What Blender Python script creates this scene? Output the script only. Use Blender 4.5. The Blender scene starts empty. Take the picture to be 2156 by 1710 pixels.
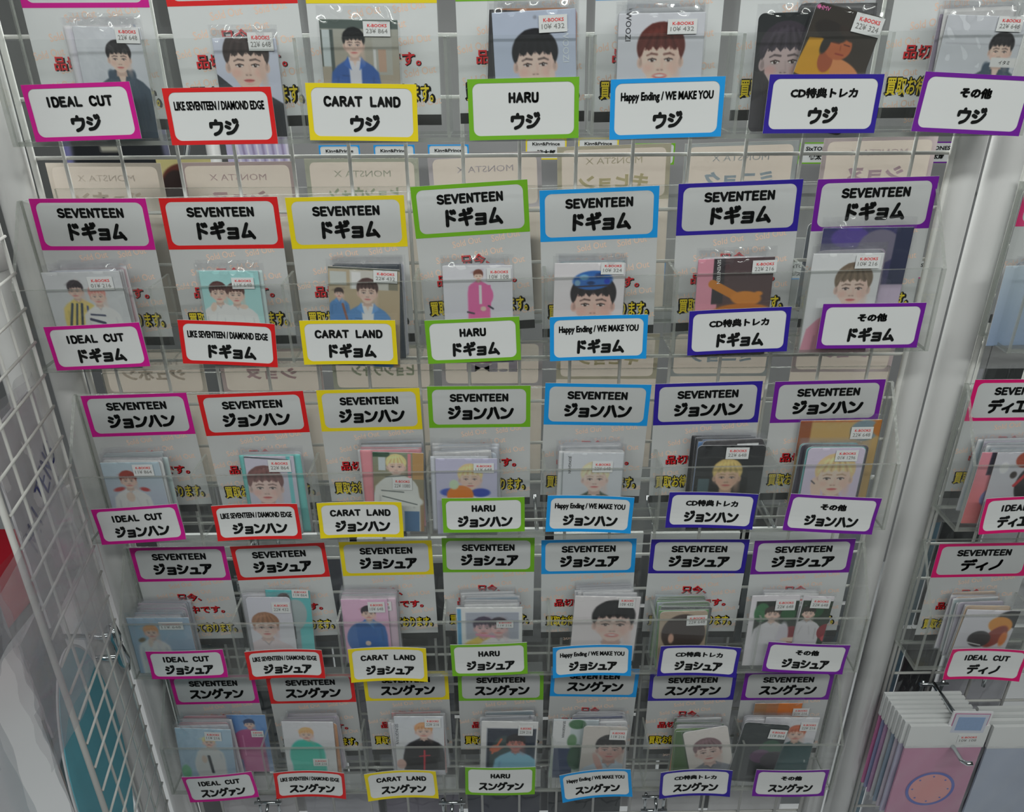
import bpy, bmesh, math, random
import numpy as np
from mathutils import Vector, Matrix
random.seed(7); np.random.seed(7)
sc=bpy.context.scene
COL=sc.collection
PI=math.pi
# ------------------------------------------------ camera, light, exposure
cam_d=bpy.data.cameras.new('camera'); cam=bpy.data.objects.new('camera',cam_d); COL.objects.link(cam)
cam.location=(0.00482,-0.63243,0.01014)
cam.rotation_euler=(math.radians(63.9606),math.radians(0.2131),math.radians(-0.8005))
cam_d.sensor_fit='HORIZONTAL'; cam_d.sensor_width=36; cam_d.lens=36*1660.757/2156
cam_d.clip_start=.01; cam_d.clip_end=60
sc.camera=cam
sc.view_settings.view_transform='Standard'; sc.view_settings.look='None'; sc.view_settings.gamma=1
sc.view_settings.use_curve_mapping=False; sc.view_settings.exposure=0.0
sc.cycles.transparent_max_bounces=64; sc.cycles.max_bounces=8
sc.cycles.sample_clamp_indirect=4; sc.cycles.caustics_reflective=False; sc.cycles.caustics_refractive=False
wd=bpy.data.worlds.new('shop'); sc.world=wd; wd.use_nodes=True
wd.node_tree.nodes['Background'].inputs[0].default_value=(.97,1.0,.96,1); wd.node_tree.nodes['Background'].inputs[1].default_value=.035
def area(name,loc,rot,sx,sy,e,c=(.97,1,.95)):
    l=bpy.data.lights.new(name,'AREA'); l.shape='RECTANGLE'; l.size=sx; l.size_y=sy; l.energy=e; l.color=c
    o=bpy.data.objects.new(name,l); COL.objects.link(o); o.location=loc; o.rotation_euler=rot; return o
area('ceiling_tubes',(0,-1.15,.76),(math.radians(60),0,0),2.5,.13,16.3)
area('ceiling_tubes',(0,-2.5,1.12),(math.radians(68),0,0),3.0,.25,6)  # extra unseen row, added for highlights on the sleeves
area('ceiling_tubes',(0,-.55,1.1),(math.radians(26),0,0),2.4,.12,3.4)  # another added row, overhead, for more sleeve highlights
area('sheet_backlight',(0,.95,.55),(math.radians(-58),0,0),2.0,.35,26)  # added lamp behind the grid, brightens the reversed sheets through the paper

# ------------------------------------------------ helpers
def lin(c):
    return tuple((x/255/12.92 if x/255<=.04045 else ((x/255+.055)/1.055)**2.4) for x in c)
WHITE=lin((218,220,222))[0]
def alb(c,sc_=.80):   # colour as seen next to white paper
    l=lin(c); return tuple(min(.9,max(.006,x/WHITE*sc_)) for x in l)
MATS={}
def mat(name,color=(200,200,200),rough=.5,metal=0,spec=.5,coat=0,noise=0,nscale=80):
    if name in MATS: return MATS[name]
    m=bpy.data.materials.new(name); m.use_nodes=True; nt=m.node_tree; b=nt.nodes['Principled BSDF']
    c=alb(color)+(1,)
    b.inputs['Base Color'].default_value=c; b.inputs['Roughness'].default_value=rough; b.inputs['Metallic'].default_value=metal
    b.inputs['Specular IOR Level'].default_value=spec; b.inputs['Coat Weight'].default_value=coat
    if noise:
        tc=nt.nodes.new('ShaderNodeTexCoord'); n=nt.nodes.new('ShaderNodeTexNoise'); n.inputs['Scale'].default_value=nscale
        mx=nt.nodes.new('ShaderNodeMix'); mx.data_type='RGBA'; mx.inputs[6].default_value=tuple(x*(1-noise) for x in c[:3])+(1,); mx.inputs[7].default_value=tuple(min(1,x*(1+noise*.5)) for x in c[:3])+(1,)
        nt.links.new(tc.outputs['Object'],n.inputs['Vector']); nt.links.new(n.outputs['Fac'],mx.inputs[0]); nt.links.new(mx.outputs[2],b.inputs['Base Color'])
    MATS[name]=m; return m
def clear(name,tint=(.95,.96,.955),haze=.04,hazecol=(.8,.82,.82),rough=.06,gl=.8,bump=0,bscale=200):
    m=bpy.data.materials.new(name); m.use_nodes=True; nt=m.node_tree; nt.nodes.clear(); N=nt.nodes.new; L=nt.links.new
    out=N('ShaderNodeOutputMaterial'); tr=N('ShaderNodeBsdfTransparent'); tr.inputs[0].default_value=tint+(1,)
    df=N('ShaderNodeBsdfDiffuse'); df.inputs[0].default_value=hazecol+(1,)
    g=N('ShaderNodeBsdfGlossy'); g.inputs['Roughness'].default_value=rough; g.inputs[0].default_value=(.95,.97,.97,1)
    m1=N('ShaderNodeMixShader'); m1.inputs[0].default_value=haze; L(tr.outputs[0],m1.inputs[1]); L(df.outputs[0],m1.inputs[2])
    fr=N('ShaderNodeLayerWeight'); fr.inputs[0].default_value=.5
    pw=N('ShaderNodeMath'); pw.operation='POWER'; pw.inputs[1].default_value=4.5; L(fr.outputs['Facing'],pw.inputs[0])
    mu=N('ShaderNodeMath'); mu.operation='MULTIPLY_ADD'; mu.inputs[1].default_value=.6*gl; mu.inputs[2].default_value=.03*gl; L(pw.outputs[0],mu.inputs[0])
    m2=N('ShaderNodeMixShader'); L(mu.outputs[0],m2.inputs[0]); L(m1.outputs[0],m2.inputs[1]); L(g.outputs[0],m2.inputs[2])
    if bump:
        tc=N('ShaderNodeTexCoord'); n=N('ShaderNodeTexNoise'); n.inputs['Scale'].default_value=bscale; b=N('ShaderNodeBump'); b.inputs['Strength'].default_value=bump; b.inputs['Distance'].default_value=.002
        L(tc.outputs['Object'],n.inputs['Vector']); L(n.outputs['Fac'],b.inputs['Height']); L(b.outputs[0],g.inputs['Normal']); L(b.outputs[0],fr.inputs['Normal'])
    L(m2.outputs[0],out.inputs[0]); MATS[name]=m; return m
paper=mat('white_paper',(214,216,217),.55,spec=.3)
header_paper=mat('header_paper',(214,216,217),.6,spec=.3)
card_white=mat('card_white',(222,222,226),.4)
sheet_back=mat('thin_paper_back',(216,210,204),.7)
def translucent(m,k):
    nt=m.node_tree; b=nt.nodes['Principled BSDF']; o=nt.nodes['Material Output']; t=nt.nodes.new('ShaderNodeBsdfTranslucent'); t.inputs[0].default_value=b.inputs['Base Color'].default_value
    x=nt.nodes.new('ShaderNodeMixShader'); x.inputs[0].default_value=k; nt.links.new(b.outputs[0],x.inputs[1]); nt.links.new(t.outputs[0],x.inputs[2]); nt.links.new(x.outputs[0],o.inputs[0])
translucent(header_paper,.35); translucent(sheet_back,.6)
black=mat('black_ink',(20,22,22),.55,spec=.2)
black_bar=mat('black_bar',(44,46,46),.5)
steel=mat('white_coated_wire',(208,208,205),.5)
tube=mat('white_enamel_tube',(214,214,214),.32,coat=.4,noise=.04,nscale=30)
chrome=mat('chrome',(200,205,208),.12,metal=1)
dark=mat('dark_plastic',(40,44,46),.4)
peach=mat('peach_ink',(230,200,182),.6)
red=mat('red_ink',(206,24,34),.5)
yel=mat('yellow_ink',(230,206,30),.5)
stred=mat('red_print',(222,66,66),.5); stgrey=mat('grey_print',(126,126,124),.6)
acr=clear('clear_acrylic',(.985,.99,.987),.012,(.8,.82,.8),.04,.8)
acre=clear('acrylic_cut_edge',(.70,.72,.70),.32,(.62,.64,.61),.2,1.0,bump=.3,bscale=300)
slv=clear('clear_sleeve',(.992,.992,.996),.018,(.86,.88,.9),.08,2.2)
bagm=clear('clear_bag',(.96,.96,.97),.24,(.74,.73,.77),.2,1.0,bump=.15,bscale=40)
FC={0:(200,18,140),1:(214,28,30),2:(238,208,22),3:(112,176,34),4:(22,150,226),5:(46,30,150),6:(112,26,152),7:(214,16,108)}
FM={k:mat('border_ink_'+n,FC[k],.45) for k,n in enumerate(['magenta','red','yellow','green','blue','navy','purple','crimson'])}
# printed cards: colour stored per vertex of the printed face
m=bpy.data.materials.new('printed_card'); m.use_nodes=True; MATS['printed_card']=m
a_=m.node_tree.nodes.new('ShaderNodeAttribute'); a_.attribute_name='Col'; b_=m.node_tree.nodes['Principled BSDF']
m.node_tree.links.new(a_.outputs['Color'],b_.inputs['Base Color']); b_.inputs['Roughness'].default_value=.32; b_.inputs['Specular IOR Level'].default_value=.4
printed=m

def link(name,me,parent=None,loc=(0,0,0),rot=(0,0,0)):
    o=bpy.data.objects.new(name,me); COL.objects.link(o); o.location=loc; o.rotation_euler=rot
    if parent is not None: o.parent=parent
    return o
def tag(o,label=None,cat=None,group=None,kind=None):
    if label: o['label']=label
    if cat: o['category']=cat
    if group: o['group']=group
    if kind: o['kind']=kind
    return o
class MB:
    def __init__(s): s.v=[]; s.f=[]; s.m=[]
    def add(s,vs,fs,mi=0):
        n=len(s.v); s.v+= [tuple(v) for v in vs]; s.f+=[tuple(i+n for i in f) for f in fs]; s.m+=[mi]*len(fs) if isinstance(mi,int) else mi
    def box(s,x0,y0,z0,x1,y1,z1,mi=0,edge=None):
        vs=[(x,y,z) for z in (z0,z1) for y in (y0,y1) for x in (x0,x1)]
        fs=[(0,2,3,1),(4,5,7,6),(0,1,5,4),(2,6,7,3),(0,4,6,2),(1,3,7,5)]  # bottom top front back left right
        if edge is None: s.add(vs,fs,mi)
        else:
            d=[z1-z0,z1-z0,y1-y0,y1-y0,x1-x0,x1-x0]; t=min(d); s.add(vs,fs,[mi if abs(q-t)<1e-9 else edge for q in d])
    def prism(s,prof,x0,x1,mi=0,edge=0):  # profile in (y,z)
        n=len(prof); vs=[(x0,y,z) for y,z in prof]+[(x1,y,z) for y,z in prof]
        s.add(vs,[tuple(range(n)),tuple(range(2*n-1,n-1,-1))],mi)
        s.add(vs,[(i,i+n,(i+1)%n+n,(i+1)%n) for i in range(n)],edge)
    def tube(s,pts,r,n=8,mi=0,cap=True):
        pts=[Vector(p) for p in pts]; rings=[]; k=len(s.v); up=None
        for i,pt in enumerate(pts):
            d=((pts[min(i+1,len(pts)-1)]-pts[max(i-1,0)])).normalized()
            if up is None:
                up=Vector((0,0,1)) if abs(d.z)<.9 else Vector((1,0,0))
            a=d.cross(up).normalized(); b=a.cross(d).normalized(); up=b
            rr=r[i] if isinstance(r,(list,tuple)) else r
            for j in range(n):
                t=2*PI*j/n; s.v.append(tuple(pt+a*math.cos(t)*rr+b*math.sin(t)*rr))
        fs=[]
        for i in range(len(pts)-1):
            for j in range(n):
                fs.append((k+i*n+j,k+i*n+(j+1)%n,k+(i+1)*n+(j+1)%n,k+(i+1)*n+j))
        if cap: fs+= [tuple(k+j for j in range(n))[::-1], tuple(k+(len(pts)-1)*n+j for j in range(n))]
        s.f+=fs; s.m+=[mi]*len(fs)
    def mesh(s,name,mats,smooth=False):
        me=bpy.data.meshes.new(name); me.from_pydata(s.v,[],s.f)
        for q in (mats if isinstance(mats,(list,tuple)) else [mats]): me.materials.append(q)
        me.polygons.foreach_set('material_index',s.m)
        if smooth: me.polygons.foreach_set('use_smooth',[True]*len(s.f))
        me.update(); return me

# ------------------------------------------------ lettering
KS={ # rounded stroke letters, unit box, 'c' = curved stroke
'ウ':['.5,1 .5,.84','.1,.56 .1,.8 .9,.8','c.9,.8 .88,.46 .68,.16 .36,.02'],
'ジ':['.1,.88 .34,.77','.02,.58 .26,.47','c.1,.08 .45,.15 .72,.38 .9,.68','.62,1.02 .68,.88','.82,1.04 .88,.9'],
'シ':['.12,.9 .38,.79','.03,.6 .29,.49','c.1,.08 .48,.15 .76,.4 .94,.74'],
'ド':['.28,1 .28,0','.28,.62 .8,.38','.56,.98 .63,.84','.76,1 .83,.86'],
'ト':['.32,1 .32,0','.32,.62 .86,.38'],
'ギ':['.08,.7 .8,.82','.03,.36 .92,.5','.36,1 .56,0','.7,1.06 .75,.95','.88,1.08 .93,.97'],
'ョ':['.14,.64 .8,.64 .8,.02 .1,.02','.16,.33 .8,.33'],
'ム':['.46,.98 .12,.1 .82,.18','.62,.42 .94,0'],
'ン':['.06,.86 .36,.68','c.08,.06 .5,.14 .8,.4 .98,.8'],
'ハ':['c.34,.88 .28,.42 .03,.04','c.62,.92 .76,.5 .97,.04'],
'ュ':['.2,.56 .68,.56 .62,.04','.02,.04 .98,.04'],
'ア':['.06,.9 .94,.9','c.94,.9 .82,.66 .62,.54','c.5,.7 .46,.3 .18,0'],
'ス':['.12,.9 .8,.9','c.8,.9 .6,.46 .06,.04','c.52,.42 .7,.26 .94,.03'],
'グ':['c.34,1 .26,.72 .03,.46','.3,.82 .78,.82','c.78,.82 .7,.36 .24,0','.86,1.06 .92,.93','1.04,1.08 1.1,.95'],
'ァ':['.12,.64 .88,.64','c.88,.64 .76,.48 .6,.4','c.5,.5 .46,.2 .22,-.02'],
'デ':['.18,.92 .66,.92','.02,.6 .96,.6','c.5,.6 .46,.22 .18,0','.8,1.02 .86,.9','.98,1.06 1.04,.94'],
'ィ':['c.84,.68 .5,.42 .08,.26','.54,.44 .54,-.02'],
'エ':['.12,.88 .88,.88','.5,.88 .5,.08','.02,.08 .98,.08'],
'イ':['c.88,.98 .5,.62 .05,.4','.56,.64 .56,0'],
'ノ':['c.86,.96 .7,.42 .12,.02'],
'S':['c.58,.88 .34,1 .08,.86 .1,.6 .36,.5 .6,.38 .58,.1 .3,0 .04,.14'],
'E':['.58,1 .08,1 .08,0 .6,0','.08,.52 .5,.52'],'V':['0,1 .32,0 .64,1'],'N':['.06,0 .06,1 .58,0 .58,1'],
'T':['0,1 .64,1','.32,1 .32,0'],'I':['.3,1 .3,0'],'D':['c.08,0 .08,.5 .08,1','c.08,1 .4,1 .62,.76 .62,.24 .4,0 .08,0'],
'A':['.02,0 .32,1 .62,0','.14,.32 .5,.32'],'L':['.1,1 .1,0 .58,0'],'C':['c.62,.82 .4,1 .12,.9 .02,.5 .12,.1 .4,0 .62,.18'],
'U':['c.06,1 .06,.3 .14,.04 .32,0 .5,.04 .58,.3 .58,1'],'R':['.08,0 .08,1','c.08,1 .42,1 .58,.86 .5,.56 .08,.5','.34,.5 .62,0'],
'H':['.08,1 .08,0','.58,1 .58,0','.08,.5 .58,.5'],'G':['c.6,.84 .38,1 .12,.88 .02,.5 .12,.1 .38,0 .6,.16','.6,.16 .6,.44 .38,.44'],'M':['.04,0 .08,1 .34,.3 .6,1 .64,0'],'.':['.3,0 .32,.02'],
}
def catmull(p,n=4):
    q=[p[0]]+p+[p[-1]]; out=[]
    for i in range(1,len(q)-2):
        for k in range(n):
            t=k/n; a,b,c,d=q[i-1],q[i],q[i+1],q[i+2]
            out.append(tuple(.5*((2*b[j])+(-a[j]+c[j])*t+(2*a[j]-5*b[j]+4*c[j]-d[j])*t*t+(-a[j]+3*b[j]-3*c[j]+d[j])*t**3) for j in (0,1)))
    out.append(p[-1]); return out
def stroke_text(txt,cap,wid,gap,th,slant=0):
    """verts (x,z), faces; centred; cap=letter height, wid=letter box width"""
    V=[];F=[];x=0; kana=ord(txt[0])>255
    def circ(c,r):
        n=len(V); 
        for j in range(10): V.append((c[0]+r*math.cos(j*PI/5),c[1]+r*math.sin(j*PI/5)))
        F.append(tuple(range(n,n+10)))
    for ch in txt:
        if ch==' ': x+=wid*.75; continue
        adv=wid*(1 if kana else .64)
        if ch in 'ョュァィ': adv=wid*.86
        if ch=='I' and not kana: adv=wid*.34
        if ch=='.': adv=wid*.4
        for s in KS[ch]:
            c=s[0]=='c'; pts=[tuple(float(q) for q in a.split(',')) for a in s.lstrip('c').split()]
            if c: pts=catmull(pts)
            off=.08 if ch in 'ョュァィ' else 0
            ox=-.15*wid if (ch=='I' and not kana) else 0
            P=[(x+ox+q[0]*wid*(.92 if ch in 'ョュァィ' else 1),q[1]*cap) for q in pts]
            for i,pt in enumerate(P): circ(pt,th/2)
            for a,b in zip(P,P[1:]):
                d=(b[0]-a[0],b[1]-a[1]); l=math.hypot(*d) or 1e-9; nx,nz=-d[1]/l*th/2,d[0]/l*th/2; n=len(V)
                V.extend([(a[0]+nx,a[1]+nz),(a[0]-nx,a[1]-nz),(b[0]-nx,b[1]-nz),(b[0]+nx,b[1]+nz)]); F.append((n,n+1,n+2,n+3))
        x+=adv+gap
    W=x-gap
    V=[(v[0]-W/2+slant*v[1],v[1]-cap/2) for v in V]
    return V,F
FT={}
def font_prep(specs):
    obs=[]
    for s,off in specs:
        c=bpy.data.curves.new('t','FONT'); c.body=s; c.size=1; c.offset=off; c.resolution_u=2; c.fill_mode='FRONT'
        o=bpy.data.objects.new('t',c); COL.objects.link(o); obs.append((s,off,o,c))
    dg=bpy.context.evaluated_depsgraph_get(); dg.update()
    for s,off,o,c in obs:
        me=bpy.data.meshes.new_from_object(o.evaluated_get(dg)); 
        V=[(v.co.x,v.co.y) for v in me.vertices]; F=[tuple(p.vertices) for p in me.polygons]
        if V:
            x0=min(v[0] for v in V);x1=max(v[0] for v in V);y0=min(v[1] for v in V);y1=max(v[1] for v in V)
            V=[((v[0]-(x0+x1)/2)/(x1-x0 or 1),(v[1]-(y0+y1)/2)/(y1-y0 or 1)) for v in V]; FT[(s,off)]=(V,F,(x1-x0)/(y1-y0 or 1))
        bpy.data.meshes.remove(me); bpy.data.objects.remove(o); bpy.data.curves.remove(c)
def font_text(s,off,w=None,h=None):
    V,F,asp=FT[(s,off)]
    if w is None: w=h*asp
    if h is None: h=w/asp
    return [(v[0]*w,v[1]*h) for v in V],F
def bold(VF,d):
    V,F=VF; OV=[];OF=[]
    for dx,dz in ((-1,0),(1,0),(0,-1),(0,1),(-.7,-.7),(.7,.7),(-.7,.7),(.7,-.7)):
        n=len(OV); OV+=[(x+dx*d,z+dz*d) for x,z in V]; OF+=[tuple(i+n for i in f) for f in F]
    return OV,OF
def place(VF,dx=0,dz=0,rot=0,y=0,bend=None,flip=False):
    V,F=VF; c,s=math.cos(rot),math.sin(rot); out=[]
    for x,z in V:
        if flip: x=-x
        X=dx+x*c-z*s; Z=dz+x*s+z*c; out.append((X,y+(bend(X,Z) if bend else 0),Z))
    return out,F
RACKS=[(0.0195, 0.0008, 0.0054), (-0.0135, -0.1825, 0.0174), (-0.012, -0.3663, 0.0079), (-0.004, -0.5464, -0.0044), (0.002, -0.729, -0.0115)]
SIGNS=[(0, 0, -0.3065, -0.0498, 1.5, 0.0798, 0.0399),
 (0, 1, -0.204, -0.0532, 0.5, 0.0799, 0.0401),
 (0, 2, -0.0982, -0.0511, -1.0, 0.0816, 0.0402),
 (0, 3, 0.0221, -0.0493, 1.0, 0.0827, 0.043),
 (0, 4, 0.1291, -0.0493, 1.3, 0.0847, 0.0423),
 (0, 5, 0.2461, -0.0469, -0.1, 0.085, 0.0414),
 (0, 6, 0.36, -0.0477, -2.9, 0.0838, 0.0419),
 (1, 0, -0.3387, -0.2369, 2.5, 0.0806, 0.0395),
 (1, 1, -0.2274, -0.2348, -3.2, 0.0803, 0.0392),
 (1, 2, -0.1254, -0.2347, -0.3, 0.0802, 0.0397),
 (1, 3, -0.0203, -0.2341, 2.2, 0.0799, 0.0392),
 (1, 4, 0.0862, -0.2325, 1.2, 0.0827, 0.0397),
 (1, 5, 0.205, -0.2275, 2.2, 0.0855, 0.0399),
 (1, 6, 0.3174, -0.224, 0.2, 0.0869, 0.0401),
 (2, 0, -0.3415, -0.4175, 3.8, 0.0815, 0.0388),
 (2, 1, -0.2291, -0.4154, 1.1, 0.0804, 0.0383),
 (2, 2, -0.1313, -0.4142, 0.1, 0.0795, 0.0385),
 (2, 3, -0.0149, -0.4109, 0.4, 0.0779, 0.0374),
 (2, 4, 0.0855, -0.4106, -2.3, 0.0817, 0.0393),
 (2, 5, 0.2009, -0.408, -2.4, 0.084, 0.0384),
 (2, 6, 0.3175, -0.4146, -4.2, 0.0878, 0.0399),
 (2, 7, 0.5035, -0.4167, 1.6, 0.0836, 0.0394),
 (3, 0, -0.3286, -0.5936, 1.1, 0.08, 0.036),
 (3, 1, -0.2253, -0.5933, 0.9, 0.0797, 0.0367),
 (3, 2, -0.1182, -0.5958, -0.1, 0.0807, 0.0442),
 (3, 3, -0.0125, -0.5922, 1.5, 0.0798, 0.041),
 (3, 4, 0.0954, -0.5943, 1.2, 0.0826, 0.0401),
 (3, 5, 0.2076, -0.5965, -2.5, 0.0845, 0.0393),
 (3, 6, 0.3219, -0.5963, -4.1, 0.0872, 0.0386),
 (3, 7, 0.5143, -0.6066, -2.9, 0.0835, 0.0406),
 (4, 0, -0.3249, -0.7812, 5.5, 0.0812, 0.0395),
 (4, 1, -0.2205, -0.7761, -1.5, 0.0798, 0.04),
 (4, 2, -0.116, -0.779, 2.4, 0.0817, 0.0425),
 (4, 3, -0.0029, -0.7775, -1.0, 0.0806, 0.0426),
 (4, 4, 0.1077, -0.7833, 6.1, 0.0815, 0.0433),
 (4, 5, 0.2225, -0.7835, 1.3, 0.0824, 0.0412),
 (4, 6, 0.3347, -0.7882, -1.0, 0.0849, 0.0414)]
HEADERS=[(0, 0, -0.3068, 0.0201, 0.0, 0.0956, 0.0435),
 (0, 1, -0.1964, 0.0216, 1.2, 0.0984, 0.0435),
 (0, 2, -0.0919, 0.0224, 0.0, 0.0986, 0.0435),
 (0, 3, 0.0211, 0.024, 0.8, 0.0992, 0.0435),
 (0, 4, 0.1263, 0.0243, 0.7, 0.0976, 0.0435),
 (0, 5, 0.2393, 0.0252, 0.7, 0.1029, 0.0435),
 (0, 6, 0.356, 0.0259, 0.2, 0.1016, 0.0435),
 (1, 0, -0.3401, -0.165, -0.2, 0.0966, 0.0437),
 (1, 1, -0.2311, -0.1647, 0.3, 0.0985, 0.0436),
 (1, 2, -0.1256, -0.1646, 0.9, 0.0992, 0.0441),
 (1, 3, -0.0198, -0.1543, 3.3, 0.0976, 0.0443),
 (1, 4, 0.0882, -0.1592, 1.9, 0.1003, 0.0445),
 (1, 5, 0.206, -0.1544, 1.9, 0.1039, 0.0441),
 (1, 6, 0.3206, -0.1522, 1.2, 0.1014, 0.0455),
 (2, 0, -0.339, -0.345, 1.4, 0.0986, 0.0421),
 (2, 1, -0.2301, -0.3444, 1.9, 0.0991, 0.0419),
 (2, 2, -0.121, -0.3419, 0.9, 0.0964, 0.042),
 (2, 3, -0.0179, -0.3395, 0.0, 0.0966, 0.0406),
 (2, 4, 0.0928, -0.3387, -1.6, 0.0995, 0.0432),
 (2, 5, 0.1984, -0.3381, 1.3, 0.1007, 0.0432),
 (2, 6, 0.3124, -0.3374, 0.9, 0.1038, 0.0434),
 (3, 0, -0.3324, -0.5189, 0.6, 0.0975, 0.0412),
 (3, 1, -0.2278, -0.5167, 2.2, 0.0973, 0.0414),
 (3, 2, -0.1179, -0.5144, 0.6, 0.0956, 0.0425),
 (3, 3, -0.0124, -0.5114, -0.4, 0.0958, 0.042),
 (3, 4, 0.0924, -0.515, 0.5, 0.0985, 0.0423),
 (3, 5, 0.2071, -0.5163, -0.8, 0.1021, 0.0428),
 (3, 6, 0.3175, -0.5185, 0.7, 0.1051, 0.044),
 (4, 0, -0.327, -0.6955, 0.6, 0.0958, 0.0435),
 (4, 1, -0.217, -0.6954, 0.7, 0.0983, 0.0435),
 (4, 2, -0.1088, -0.6939, 0.5, 0.0964, 0.0435),
 (4, 3, -0.0011, -0.6955, 0.0, 0.0976, 0.0435),
 (4, 4, 0.1051, -0.6923, -2.0, 0.1, 0.0435),
 (4, 5, 0.2186, -0.6996, -0.0, 0.0993, 0.0435),
 (4, 6, 0.3287, -0.7015, -0.5, 0.1027, 0.0435),
 (1, 7, 0.4952, -0.1501, 0, 0.1, 0.0435),
 (2, 7, 0.4981, -0.3378, 0, 0.1, 0.0435),
 (3, 7, 0.5089, -0.5252, 0.5, 0.1, 0.0435)]
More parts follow.
